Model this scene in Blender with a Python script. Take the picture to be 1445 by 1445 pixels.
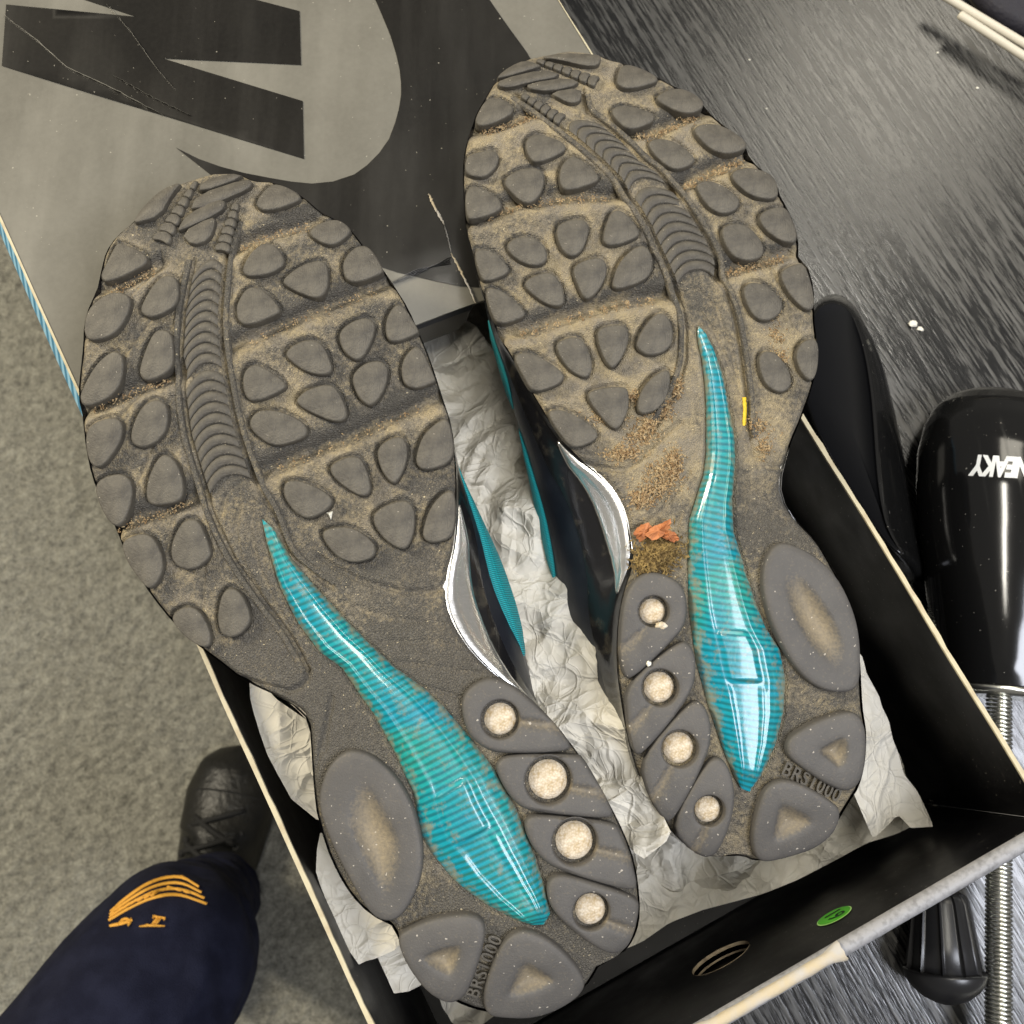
import bpy, bmesh, math, random
import numpy as np
from mathutils import Vector, Matrix, noise
from mathutils.bvhtree import BVHTree
from mathutils.geometry import delaunay_2d_cdt
random.seed(7); rng = np.random.default_rng(7)
for o in list(bpy.data.objects): bpy.data.objects.remove(o)
S = bpy.context.scene; C = S.collection; R = math.radians

# ------------------------------------------------------------------ camera
F, PC, TH, H = 1448.0, 722.5, R(13), 0.50
cd = bpy.data.cameras.new('camera'); cam = bpy.data.objects.new('camera', cd); C.objects.link(cam)
cam.location = (0, 0, H); cam.rotation_euler = (TH, 0, 0)
cd.sensor_fit = 'HORIZONTAL'; cd.sensor_width = 36; cd.lens = 36*F/1445; cd.clip_start = 0.01; cd.clip_end = 50
cd.dof.use_dof = True; cd.dof.focus_distance = 0.36; cd.dof.aperture_fstop = 24
S.camera = cam
# ------------------------------------------------------------------ light
w = bpy.data.worlds.new('World'); S.world = w; w.use_nodes = True
w.node_tree.nodes['Background'].inputs[0].default_value = (1.0, 0.95, 0.86, 1)
w.node_tree.nodes['Background'].inputs[1].default_value = 0.22
def area(name, loc, target, sx, sy, power, col):
    l = bpy.data.lights.new(name, 'AREA'); l.shape = 'RECTANGLE'; l.size = sx; l.size_y = sy; l.energy = power; l.color = col
    o = bpy.data.objects.new(name, l); C.objects.link(o); o.location = loc
    o.rotation_euler = (Vector(target)-Vector(loc)).to_track_quat('-Z', 'Y').to_euler(); return o
area('ceiling_lamp_key', (-1.75, 0.95, 1.45), (0, 0.1, 0.1), 0.24, 0.7, 62, (1, 0.90, 0.70))
area('ceiling_lamp_far', (0.75, 1.55, 2.0), (0.2, 0.2, 0), 0.75, 0.75, 13, (1, 0.93, 0.78))
area('ceiling_lamp_near', (1.06, -0.60, 1.9), (0.2, 0.0, 0), 0.8, 0.8, 40, (0.88, 0.91, 1.0))
area('ceiling_lamp_overhead', (0.12, 0.35, 2.2), (0.05, 0.1, 0.1), 0.16, 1.1, 20, (1, 0.95, 0.84))
S.view_settings.view_transform = 'Standard'; S.view_settings.look = 'None'
S.view_settings.exposure = 0.0; S.view_settings.gamma = 1
S.render.engine = 'CYCLES'

# ------------------------------------------------------------------ projection helpers
ct, st = math.cos(TH), math.sin(TH)
def ray(px, py):
    x, y, z = (px-PC)/F, -(py-PC)/F, -1.0
    return np.array([x, y*ct-z*st, y*st+z*ct])
def at(px, py, z):
    d = ray(px, py); t = (z-H)/d[2]
    return np.array([0, 0, H]) + d*t
def Z(ox, oy, sc, pts): return [(ox+x*sc, oy+y*sc) for x, y in pts]
SA = 300/1445
def zA(p): return Z(100, 220, SA, p)
def zB(p): return Z(100, 480, SA, p)
def zC(p): return Z(320, 300, 340/1445, p)
def zD(p): return Z(340, 540, 340/1445, p)
def zE(p): return Z(420, 940, 500/1445, p)
def zF(p): return Z(0, 400, 500/1445, p)
def z0(p): return Z(0, 0, 500/1445, p)
def zG(p): return Z(640, 50, SA, p)
def zH(p): return Z(860, 50, SA, p)
def zI(p): return Z(640, 330, 320/1445, p)
def zJ(p): return Z(860, 330, 320/1445, p)
def zK(p): return Z(820, 760, 440/1325, p)
def zL(p): return Z(945, 480, 500/1445, p)
def zT(p): return Z(330, 930, 310/878, p)
def zU(p): return Z(1180, 880, 265/678, p)
def zV(p): return Z(1100, 400, 345/997, p)
def zW(p): return Z(600, 700, 360/963, p)
def zX(p): return Z(600, 420, 360/1084, p)

# ------------------------------------------------------------------ object helpers
ORG = {}
def link(o, parent=None, org=(0, 0, 0)):
    C.objects.link(o); org = Vector(org); ORG[o.name] = org
    if parent is not None:
        o.parent = parent; o.location = org-ORG[parent.name]
    else: o.location = org
    return o
def thing(name, label, cat, loc, group=None):
    o = bpy.data.objects.new(name, None); o.empty_display_size = 0.02; link(o, None, loc)
    o['label'] = label; o['category'] = cat
    if group: o['group'] = group
    return o
def tag(o, label, cat, group=None):
    o['label'] = label; o['category'] = cat
    if group: o['group'] = group
    return o
def mk(name, V, Fc, mat, parent=None, smooth=True, attrs=None, uv=None, org=None, sharp=None):
    V = np.asarray(V, float).reshape(-1, 3)
    c = V.mean(0) if org is None else np.array(org, float)
    if org is None and parent is None: c[2] = V[:, 2].min()
    me = bpy.data.meshes.new(name); me.from_pydata((V-c).tolist(), [], [list(map(int, f)) for f in Fc])
    me.materials.append(mat)
    if smooth: me.polygons.foreach_set('use_smooth', [True]*len(me.polygons))
    if attrs:
        for k, a in attrs.items():
            at_ = me.attributes.new(k, 'FLOAT', 'POINT'); at_.data.foreach_set('value', np.asarray(a, float))
    if uv is not None:
        ul = me.uv_layers.new(name='uv'); li = np.zeros(len(me.loops), int); me.loops.foreach_get('vertex_index', li)
        ul.data.foreach_set('uv', np.asarray(uv, float)[li].ravel())
    bm = bmesh.new(); bm.from_mesh(me); bmesh.ops.recalc_face_normals(bm, faces=bm.faces)
    if sharp is not None:
        for e in bm.edges:
            if len(e.link_faces) == 2 and e.calc_face_angle(0) > sharp: e.smooth = False
    bm.to_mesh(me); bm.free(); me.update()
    o = bpy.data.objects.new(name, me); link(o, parent, c); return o
def grid_faces(n, m, wrap=False):
    f = []
    for i in range(n-1):
        for j in range(m if wrap else m-1):
            a, b = i*m+j, i*m+(j+1) % m
            f.append((a, b, b+m, a+m))
    return f
def box_vf(c, ax, ay, az, hx, hy, hz):
    c, ax, ay, az = map(np.array, (c, ax, ay, az)); V = []
    for sz in (-1, 1):
        for sx, sy in ((-1, -1), (1, -1), (1, 1), (-1, 1)): V.append(c+ax*hx*sx+ay*hy*sy+az*hz*sz)
    return V, [(3, 2, 1, 0), (4, 5, 6, 7), (0, 1, 5, 4), (1, 2, 6, 5), (2, 3, 7, 6), (3, 0, 4, 7)]
def bevel(o, wd, seg=2):
    bm = bmesh.new(); bm.from_mesh(o.data)
    bmesh.ops.bevel(bm, geom=list(bm.edges), offset=wd, segments=seg, profile=0.5, affect='EDGES', clamp_overlap=True)
    bm.to_mesh(o.data); bm.free()
    o.data.polygons.foreach_set('use_smooth', [True]*len(o.data.polygons)); return o
def chaikin(P, n=2, closed=True):
    P = np.asarray(P, float)
    for _ in range(n):
        Q = np.roll(P, -1, 0); a = .75*P+.25*Q; b = .25*P+.75*Q
        if closed: P = np.stack([a, b], 1).reshape(-1, P.shape[1])
        else: P = np.concatenate([P[:1], np.stack([a[:-1], b[:-1]], 1).reshape(-1, P.shape[1]), P[-1:]])
    return P
def area2(P): x, y = P[:, 0], P[:, 1]; return .5*np.sum(x*np.roll(y, -1)-y*np.roll(x, -1))
def inset(P, d):
    a = np.roll(P, 1, 0); b = np.roll(P, -1, 0); t = b-a; t /= np.linalg.norm(t, axis=1)[:, None]+1e-12
    n = np.stack([-t[:, 1], t[:, 0]], 1)
    if area2(P) < 0: n = -n
    return P+n*d
def resample(P, n):
    P = np.asarray(P, float); s = np.r_[0, np.cumsum(np.linalg.norm(np.diff(P, axis=0), axis=1))]
    q = np.linspace(0, s[-1], n); return np.stack([np.interp(q, s, P[:, k]) for k in range(P.shape[1])], 1)
def tube(path, rad, seg=10, cap=True):
    path = np.asarray(path, float); n = len(path); rad = np.broadcast_to(rad, n)
    T = np.gradient(path, axis=0); T /= np.linalg.norm(T, axis=1)[:, None]+1e-12
    ref = np.array([0, 0, 1.0]) if abs(T[0][2]) < .9 else np.array([1.0, 0, 0]); V = []
    for i in range(n):
        u = np.cross(T[i], ref); u /= np.linalg.norm(u); v = np.cross(u, T[i]); ref = v
        for k in range(seg):
            a = 2*math.pi*k/seg; V.append(path[i]+rad[i]*(math.cos(a)*u+math.sin(a)*v))
    f = grid_faces(n, seg, True)
    if cap: f += [tuple(range(seg))[::-1], tuple((n-1)*seg+k for k in range(seg))]
    return V, f

# ------------------------------------------------------------------ materials
def mat(name, col=(.5, .5, .5), rough=.5, metal=0.0, spec=.5, coat=0.0, bump=None, noise_col=None, trans=0, sub=0):
    m = bpy.data.materials.new(name); m.use_nodes = True; nt = m.node_tree; b = nt.nodes['Principled BSDF']
    b.inputs['Base Color'].default_value = (*col, 1); b.inputs['Roughness'].default_value = rough
    b.inputs['Metallic'].default_value = metal; b.inputs['Specular IOR Level'].default_value = spec
    b.inputs['Coat Weight'].default_value = coat; b.inputs['Coat Roughness'].default_value = .06
    tc = nt.nodes.new('ShaderNodeTexCoord')
    if noise_col:
        sc, c2, lo, hi = noise_col
        n = nt.nodes.new('ShaderNodeTexNoise'); n.inputs['Scale'].default_value = sc; n.inputs['Detail'].default_value = 6
        nt.links.new(tc.outputs['Object'], n.inputs['Vector'])
        r = nt.nodes.new('ShaderNodeMapRange'); r.inputs[1].default_value = lo; r.inputs[2].default_value = hi
        nt.links.new(n.outputs['Fac'], r.inputs[0])
        mx = nt.nodes.new('ShaderNodeMix'); mx.data_type = 'RGBA'; mx.inputs[6].default_value = (*col, 1); mx.inputs[7].default_value = (*c2, 1)
        nt.links.new(r.outputs[0], mx.inputs[0]); nt.links.new(mx.outputs[2], b.inputs['Base Color'])
    if bump:
        sc, strn, dist = bump
        n = nt.nodes.new('ShaderNodeTexNoise'); n.inputs['Scale'].default_value = sc; n.inputs['Detail'].default_value = 4
        nt.links.new(tc.outputs['Object'], n.inputs['Vector'])
        bp = nt.nodes.new('ShaderNodeBump'); bp.inputs['Strength'].default_value = strn; bp.inputs['Distance'].default_value = dist
        nt.links.new(n.outputs['Fac'], bp.inputs['Height']); nt.links.new(bp.outputs['Normal'], b.inputs['Normal'])
    return m
class NT:
    def __init__(s, name):
        s.m = bpy.data.materials.new(name); s.m.use_nodes = True; s.t = s.m.node_tree; s.b = s.t.nodes['Principled BSDF']
        s.tc = s.n('TexCoord')
    def n(s, typ, **kw):
        x = s.t.nodes.new('ShaderNode'+typ)
        for k, v in kw.items(): setattr(x, k, v)
        return x
    def l(s, a, b): s.t.links.new(a, b)
    def val(s, x, inp):
        if isinstance(x, (int, float)): inp.default_value = x
        else: s.l(x, inp)
    def math(s, op, a, b=0.0, clamp=False):
        x = s.n('Math', operation=op, use_clamp=clamp); s.val(a, x.inputs[0]); s.val(b, x.inputs[1]); return x.outputs[0]
    def noise(s, scale, detail=5, vec=None, rough=.55):
        x = s.n('TexNoise'); x.inputs['Scale'].default_value = scale; x.inputs['Detail'].default_value = detail; x.inputs['Roughness'].default_value = rough
        s.l(vec or s.tc.outputs['Object'], x.inputs['Vector']); return x.outputs['Fac']
    def ramp(s, f, lo, hi, a=0, b=1):
        x = s.n('MapRange'); s.val(f, x.inputs[0])
        for i, v in zip((1, 2, 3, 4), (lo, hi, a, b)): x.inputs[i].default_value = v
        return x.outputs[0]
    def mix(s, f, a, b):
        x = s.n('Mix', data_type='RGBA'); s.val(f, x.inputs[0])
        for v, i in ((a, 6), (b, 7)):
            if isinstance(v, tuple): x.inputs[i].default_value = (*v, 1)
            else: s.l(v, x.inputs[i])
        return x.outputs[2]
    def bump(s, h, strn, dist):
        x = s.n('Bump'); x.inputs['Strength'].default_value = strn; x.inputs['Distance'].default_value = dist
        s.l(h, x.inputs['Height']); s.l(x.outputs['Normal'], s.b.inputs['Normal'])
    def set(s, **kw):
        for k, v in kw.items():
            i = s.b.inputs[k.replace('_', ' ')]
            if isinstance(v, (int, float)): i.default_value = v
            elif isinstance(v, tuple): i.default_value = (*v, 1)
            else: s.l(v, i)

def rubber(name, dirtgain, amount):
    k = NT(name); at_ = k.n('Attribute', attribute_name='dirt')
    big = k.noise(45, 6); fine = k.noise(650, 4, rough=.7); vfine = k.noise(2200, 2)
    d = k.math('ADD', k.math('MULTIPLY', at_.outputs['Fac'], dirtgain), amount)
    d = k.math('ADD', d, k.math('MULTIPLY', k.math('SUBTRACT', big, .5), 2.2))
    d = k.math('ADD', d, k.math('MULTIPLY', k.math('SUBTRACT', fine, .5), 2.3))
    d = k.ramp(d, .20, 1.05)
    base = k.mix(k.ramp(vfine, .35, .7), (.058, .053, .045), (.115, .105, .086))
    dcol = k.mix(k.ramp(k.noise(120, 4), .4, .62), (.37, .30, .18), (.25, .215, .16))
    col = k.mix(k.math('MULTIPLY', d, .80), base, dcol)
    sp = k.ramp(k.noise(1000, 2), .70, .74)
    col = k.mix(k.math('MULTIPLY', sp, .7), col, (.62, .52, .33))
    vo = k.n('TexVoronoi', feature='DISTANCE_TO_EDGE'); vo.inputs['Scale'].default_value = 1150; k.l(k.tc.outputs['Object'], vo.inputs['Vector'])
    h = k.math('ADD', k.math('MULTIPLY', k.ramp(vo.outputs['Distance'], 0, .35), .6), k.math('MULTIPLY', fine, .9))
    k.bump(h, .62, .0012); k.set(Base_Color=col, Roughness=.62, Specular_IOR_Level=.42)
    return k.m
def lug_mat(name, c1, c2):
    k = NT(name); f = k.noise(1500, 3); b = k.noise(80, 4)
    col = k.mix(k.ramp(k.math('ADD', k.math('MULTIPLY', b, .7), k.math('MULTIPLY', k.noise(420, 4, rough=.7), .5)), .45, .78), c1, c2)
    sp = k.ramp(k.noise(1100, 1), .75, .78); col = k.mix(k.math('MULTIPLY', sp, .5), col, (.5, .45, .36))
    w = k.n('TexWave'); w.inputs['Scale'].default_value = 420; w.inputs['Distortion'].default_value = 6; k.l(k.tc.outputs['Object'], w.inputs['Vector'])
    k.bump(k.math('ADD', k.math('MULTIPLY', f, .8), k.math('MULTIPLY', w.outputs['Fac'], .06)), .6, .0007)
    k.set(Base_Color=col, Roughness=.60, Specular_IOR_Level=.40); return k.m
M = {}
M['soleL'] = rubber('dusty_outsole_rubber', .66, .02); M['soleR'] = rubber('dirty_outsole_rubber', .80, .17)
M['lug'] = lug_mat('lug_rubber', (.060, .054, .045), (.118, .106, .084))
M['pod'] = lug_mat('heel_pod_rubber', (.070, .066, .062), (.088, .082, .076))
k = NT('pod_recess'); at_ = k.n('Attribute', attribute_name='dirt')
f_ = k.noise(900, 4); dd = k.ramp(k.math('ADD', at_.outputs['Fac'], k.math('MULTIPLY', k.math('SUBTRACT', f_, .5), 1.4)), .1, 1.3)
col = k.mix(k.math('MULTIPLY', dd, .62), k.mix(k.ramp(k.noise(90, 4), .35, .7), (.070, .066, .062), (.09, .084, .077)), (.34, .27, .16))
sp = k.ramp(k.noise(700, 1), .74, .765); col = k.mix(k.math('MULTIPLY', sp, .6), col, (.55, .5, .42))
k.bump(k.math('ADD', k.noise(1600, 3), k.math('MULTIPLY', at_.outputs['Fac'], f_)), .35, .0004); k.set(Base_Color=col, Roughness=.6, Specular_IOR_Level=.4); M['podd'] = k.m
# teal moulded plate
k = NT('teal_moulded_plastic'); uvn = k.n('UVMap'); sx = k.n('SeparateXYZ'); k.l(uvn.outputs[0], sx.inputs[0])
wob = k.noise(60, 3)
v = k.math('ADD', k.math('ADD', k.math('MULTIPLY', sx.outputs[1], 1.0), k.math('MULTIPLY', sx.outputs[0], -.012)), k.math('MULTIPLY', wob, .014))
stripe = k.math('SINE', k.math('MULTIPLY', v, 2*math.pi*74)); stripe = k.ramp(stripe, -1.0, .75)
cross = k.math('SINE', k.math('MULTIPLY', sx.outputs[1], 2*math.pi*190)); cross2 = k.math('SINE', k.math('MULTIPLY', sx.outputs[0], 2*math.pi*46))
weave = k.ramp(k.math('ADD', cross, cross2), -1.6, 1.6)
ca = k.mix(k.ramp(k.noise(35, 3), .4, .62), (.0, .26, .36), (.01, .32, .29))
cb = k.mix(k.ramp(k.noise(50, 3), .4, .6), (.0, .12, .155), (.015, .125, .105))
col = k.mix(k.math('MULTIPLY', stripe, k.ramp(weave, 0, 1, .7, 1.0)), cb, ca)
ed_ = k.n('Attribute', attribute_name='dirt')
col = k.mix(k.math('MULTIPLY', k.ramp(k.math('ADD', k.noise(260, 5, rough=.65), k.math('MULTIPLY', ed_.outputs['Fac'], .22)), .56, .76), .78), col, (.21, .19, .12))
k.set(Base_Color=col, Roughness=.33, Specular_IOR_Level=.45, Coat_Weight=.5, Coat_Roughness=.07); k.bump(k.math('ADD', k.noise(110, 3), k.math('MULTIPLY', k.noise(900, 3), .15)), .22, .0016); M['teal'] = k.m
# teal mesh fabric of the sides
k = NT('teal_mesh_fabric'); uvn = k.n('UVMap'); sx = k.n('SeparateXYZ'); k.l(uvn.outputs[0], sx.inputs[0])
s1 = k.ramp(k.math('SINE', k.math('MULTIPLY', sx.outputs[1], 2*math.pi*110)), -.8, .8)
s2 = k.ramp(k.math('SINE', k.math('MULTIPLY', sx.outputs[0], 2*math.pi*14)), -.8, .8)
hh = k.math('MULTIPLY', s1, k.ramp(s2, 0, 1, .6, 1)); k.bump(hh, .5, .0006)
k.set(Base_Color=k.mix(hh, (.0, .10, .12), (.01, .40, .44)), Roughness=.6); M['tmesh'] = k.m
M['upper'] = mat('black_blue_upper', (.0045, .006, .011), .42, spec=.4, bump=(900, .15, .0004), noise_col=(60, (.012, .015, .022), .4, .7))
M['midsole'] = mat('glossy_black_midsole', (.008, .008, .009), .16, spec=.55, bump=(220, .12, .0008), noise_col=(150, (.05, .045, .035), .55, .8))
k = NT('scuffed_silver'); f1 = k.noise(90, 5); sc = k.n('Mapping'); sc.inputs['Scale'].default_value = (1, 14, 6); k.l(k.tc.outputs['Object'], sc.inputs['Vector'])
f2 = k.noise(140, 4, sc.outputs[0])
k.set(Base_Color=k.mix(k.ramp(f2, .4, .7), (.82, .81, .78), (.90, .89, .86)), Metallic=.92, Roughness=k.ramp(f2, .3, .7, .20, .27)); k.bump(k.noise(20, 2), .3, .003); M['silver'] = k.m
k = NT('cream_mesh_window'); vo = k.n('TexVoronoi'); vo.inputs['Scale'].default_value = 1300; k.l(k.tc.outputs['Object'], vo.inputs['Vector'])
k.set(Base_Color=k.mix(k.ramp(k.math('ADD', k.noise(260, 5), k.math('MULTIPLY', vo.outputs['Distance'], .35)), .4, .95), (.70, .63, .52), (.36, .26, .13)), Roughness=.75); k.bump(vo.outputs['Distance'], .5, .0004); M['cream'] = k.m
# table
bang = R(117.6)
k = NT('black_oak_veneer'); mp = k.n('Mapping'); mp.vector_type = 'TEXTURE'; mp.inputs['Rotation'].default_value = (0, 0, bang); k.l(k.tc.outputs['Object'], mp.inputs['Vector'])
mp2 = k.n('Mapping'); mp2.inputs['Scale'].default_value = (.08, 1, 1); k.l(mp.outputs[0], mp2.inputs['Vector'])
mp3 = k.n('Mapping'); mp3.inputs['Scale'].default_value = (.13, 1, 1); k.l(mp.outputs[0], mp3.inputs['Vector'])
mp2.inputs['Scale'].default_value = (.045, 1, 1); mp3.inputs['Scale'].default_value = (.09, 1, 1)
wv = k.noise(330, 3, mp2.outputs[0], .6); fi = k.noise(820, 2, mp3.outputs[0], .6); bl = k.noise(30, 3, mp2.outputs[0]); pt_ = k.noise(9, 3)
g = k.math('ADD', k.math('MULTIPLY', wv, .55), k.math('MULTIPLY', fi, .50)); g = k.math('ADD', g, k.math('ADD', k.math('MULTIPLY', bl, .22), k.math('MULTIPLY', pt_, .12)))
gr = k.ramp(g, .66, .80)
k.set(Base_Color=k.mix(gr, (.005, .0054, .0062), (.060, .058, .053)), Roughness=k.ramp(gr, 0, 1, .22, .42), Specular_IOR_Level=.72); k.bump(g, .30, .0010); M['table'] = k.m
M['tableedge'] = mat('black_table_edge', (.02, .02, .02), .4)
# carpet
k = NT('grey_flecked_carpet'); a = k.noise(95, 6, rough=.75); b_ = k.noise(420, 4); c_ = k.noise(9, 3)
h = k.math('ADD', k.math('MULTIPLY', a, .6), k.math('MULTIPLY', b_, .5)); 
col = k.mix(k.ramp(h, .42, .70), (.150, .146, .126), (.46, .45, .385)); col = k.mix(k.math('MULTIPLY', k.ramp(c_, .4, .7), .2), col, (.2, .19, .15))
k.set(Base_Color=col, Roughness=.95, Specular_IOR_Level=.1); k.bump(h, .7, .012); M['carpet'] = k.m
# box cardboards
k = NT('black_box_board'); f = k.noise(60, 5); sp = k.ramp(k.noise(800, 1), .745, .775); mp = k.n('Mapping'); mp.inputs['Scale'].default_value = (1, .1, 1); mp.inputs['Rotation'].default_value = (.3, .2, .6); k.l(k.tc.outputs['Object'], mp.inputs['Vector'])
scr = k.ramp(k.noise(260, 3, mp.outputs[0]), .68, .76)
k.set(Base_Color=k.mix(k.math('MULTIPLY', k.math('ADD', k.math('MULTIPLY', sp, .5), k.math('MULTIPLY', scr, .06)), .8), (.0035, .0035, .0042), (.4, .38, .33)), Roughness=k.ramp(f, .3, .7, .30, .46), Specular_IOR_Level=.22); M['black'] = k.m
M['rawedge'] = mat('raw_cardboard_edge', (.50, .45, .31), .8, noise_col=(180, (.42, .35, .23), .45, .7))
M['holeedge'] = mat('dull_cardboard_cut', (.40, .33, .22), .8, noise_col=(300, (.2, .15, .1), .45, .7))
M['worn'] = mat('worn_grey_fold', (.26, .26, .27), .5, bump=(900, .2, .0004), noise_col=(420, (.14, .14, .145), .45, .75))
M['torn'] = mat('torn_paper', (.46, .39, .27), .85, bump=(700, .3, .0006), noise_col=(90, (.42, .40, .37), .4, .6))
def lidmat(nm, c1, c2, spec, veil=1.0):
    k = NT(nm); f = k.noise(16, 5); mp = k.n('Mapping'); mp.inputs['Scale'].default_value = (1, .12, 1); mp.inputs['Rotation'].default_value = (0, 0, R(-38)); k.l(k.tc.outputs['Object'], mp.inputs['Vector'])
    sc = k.ramp(k.noise(42, 5, mp.outputs[0]), .5, .75); fib = k.noise(500, 4)
    sp = k.ramp(k.noise(620, 1), .775, .79)
    col = k.mix(k.ramp(f, .35, .68), c1, c2); col = k.mix(k.math('MULTIPLY', sc, .08*veil), col, (.42, .40, .34)); col = k.mix(k.math('MULTIPLY', sp, .35), col, (.6, .56, .46))
    col = k.mix(k.ramp(fib, .3, .7, 0, .08*veil), col, (.3, .285, .24))
    k.set(Base_Color=col, Roughness=k.ramp(sc, 0, 1, .30, .42), Specular_IOR_Level=spec); k.bump(k.noise(22, 3), .12, .004); return k.m
M['lidgrey'] = lidmat('taupe_grey_lid_print', (.112, .106, .088), (.150, .143, .120), .45)
M['lidblack'] = lidmat('black_lid_print', (.004, .0035, .003), (.009, .008, .0065), .40, .12)
k = NT('blue_striped_side'); uvn = k.n('UVMap'); sx = k.n('SeparateXYZ'); k.l(uvn.outputs[0], sx.inputs[0])
s1 = k.ramp(k.math('SINE', k.math('ADD', k.math('MULTIPLY', sx.outputs[1], 2*math.pi*58), k.math('MULTIPLY', k.noise(60, 2), 2.0))), -.6, .6)
k.set(Base_Color=k.mix(s1, (.03, .20, .36), (.30, .58, .78)), Roughness=.5); M['bluestripe'] = k.m
k = NT('crumpled_tissue'); f = k.noise(120, 5); 
k.set(Base_Color=k.mix(k.ramp(f, .3, .7), (.72, .68, .58), (.80, .77, .69)), Roughness=.62, Specular_IOR_Level=.3); nv_ = k.n('TexNoise'); nv_.inputs['Scale'].default_value = 26; nv_.inputs['Detail'].default_value = 2; k.l(k.tc.outputs['Object'], nv_.inputs['Vector'])
va = k.n('VectorMath', operation='MULTIPLY_ADD'); k.l(nv_.outputs['Color'], va.inputs[0]); va.inputs[1].default_value = (.035, .035, .035); k.l(k.tc.outputs['Object'], va.inputs[2])
hs_ = []
for sc_v, wt in ((42, 1.0), (95, .55), (190, .25)):
    vv = k.n('TexVoronoi', feature='F1'); vv.inputs['Scale'].default_value = sc_v; k.l(va.outputs[0], vv.inputs['Vector'])
    ve = k.n('TexVoronoi', feature='DISTANCE_TO_EDGE'); ve.inputs['Scale'].default_value = sc_v*.8; k.l(va.outputs[0], ve.inputs['Vector'])
    sx2 = k.n('SeparateXYZ'); k.l(vv.outputs['Color'], sx2.inputs[0])
    hs_.append(k.math('MULTIPLY', k.math('ADD', vv.outputs['Distance'], k.math('MULTIPLY', k.ramp(ve.outputs['Distance'], 0, .06), -.25)), wt))
k.bump(k.math('ADD', k.math('ADD', hs_[0], hs_[1]), hs_[2]), .55, .006)
tr = k.n('BsdfTranslucent'); tr.inputs[0].default_value = (.6, .56, .47, 1); ms = k.n('MixShader'); ms.inputs[0].default_value = .25
out = k.t.nodes['Material Output']; k.l(k.b.outputs[0], ms.inputs[1]); k.l(tr.outputs[0], ms.inputs[2]); k.l(ms.outputs[0], out.inputs[0]); M['tissue'] = k.m
M['green'] = mat('green_sticker', (.07, .42, .015), .5); M['greenrim'] = mat('pale_sticker_edge', (.45, .75, .25), .6); M['ink'] = mat('dark_green_ink', (.002, .025, .004), .6)
k = NT('glossy_black_plastic'); sp = k.ramp(k.noise(700, 1), .76, .785); mp = k.n('Mapping'); mp.inputs['Scale'].default_value = (1, .07, .4); mp.inputs['Rotation'].default_value = (0, 0, .5); k.l(k.tc.outputs['Object'], mp.inputs['Vector'])
sc = k.ramp(k.noise(240, 4, mp.outputs[0]), .55, .75)
k.set(Base_Color=k.mix(k.math('MULTIPLY', sp, .6), (.006, .006, .006), (.35, .33, .28)), Roughness=k.ramp(sc, 0, 1, .12, .26), Specular_IOR_Level=.6); k.bump(k.math('ADD', k.noise(35, 2), k.math('MULTIPLY', sc, .05)), .05, .002); M['gloss'] = k.m
M['satin'] = mat('satin_black_plastic', (.012, .012, .013), .32, spec=.5, bump=(1200, .08, .0003))
M['matteb'] = mat('matte_black_face', (.002, .0022, .003), .5, spec=.10)
M['steel'] = mat('spring_steel', (.72, .72, .66), .25, metal=1.0)
M['white'] = mat('white_print', (.82, .82, .78), .5)
M['rod'] = mat('white_plastic_rod', (.55, .51, .42), .5)
M['pouch'] = mat('dark_fabric', (.012, .011, .018), .7, bump=(300, .4, .002))
M['navy'] = mat('navy_cotton', (.0065, .0075, .018), .9, spec=.15, bump=(1400, .6, .0012), noise_col=(70, (.011, .0125, .027), .4, .65))
M['thread'] = mat('orange_thread', (.62, .30, .03), .7, bump=(800, .6, .001))
M['bshoe'] = mat('worn_black_leather', (.006, .006, .0055), .40, spec=.4, bump=(160, .4, .003), noise_col=(30, (.016, .015, .012), .4, .7))
M['lace'] = mat('black_lace', (.007, .007, .007), .8, bump=(700, .5, .001))
M['lacetip'] = mat('pale_eyelet', (.4, .4, .38), .4)
M['crumb'] = mat('white_crumb', (.8, .77, .66), .8, bump=(800, .6, .001))
M['leaf'] = mat('orange_leaf', (.46, .17, .06), .7, bump=(300, .5, .001), noise_col=(300, (.30, .10, .035), .45, .65))
M['grass'] = mat('dried_grass', (.36, .25, .09), .8, noise_col=(500, (.13, .085, .03), .4, .6))
M['soil'] = mat('sandy_dirt', (.55, .42, .24), .9, noise_col=(700, (.30, .19, .09), .4, .6), bump=(1500, .8, .001))
M['yellow'] = mat('yellow_paint_fleck', (.75, .52, .02), .6)
M['stone'] = mat('small_stone', (.48, .40, .28), .5, noise_col=(400, (.75, .70, .6), .45, .65))

# ------------------------------------------------------------------ setting: carpet, table, box frame
FL = -0.74
V, f = [(-3, -3, FL), (3, -3, FL), (3, 3, FL), (-3, 3, FL)], [(0, 1, 2, 3)]
V = [(x, y, FL-.006) for x, y, _ in V]; g = mk('carpet_floor', V, f, M['carpet'], org=(0, 0, FL)); g['kind'] = 'structure'
gx, gy = np.arange(-.95, .15, .0030), np.arange(-.75, .95, .0030); V = []
for y in gy:
    for x in gx:
        p = Vector((x*150, y*150, 0)); q_ = Vector((x*46, y*46, 4)); V.append((x, y, FL-.0030+.0042*noise.noise(p)+.0030*noise.noise(q_)))
g = mk('carpet_pile', V, grid_faces(len(gy), len(gx)), M['carpet'], org=(0, 0, FL)); g['kind'] = 'structure'
e1 = np.array([math.cos(bang), math.sin(bang), 0]); e2 = np.array([e1[1], -e1[0], 0]); ez = np.array([0, 0, 1.0])
RIM = 0.12
pl = at(405, 1185, RIM); pr = at(1313, 880, RIM); pn = at(1258, 1286, RIM)
def uvw(p): return np.array([p@e2, p@e1])
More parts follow.
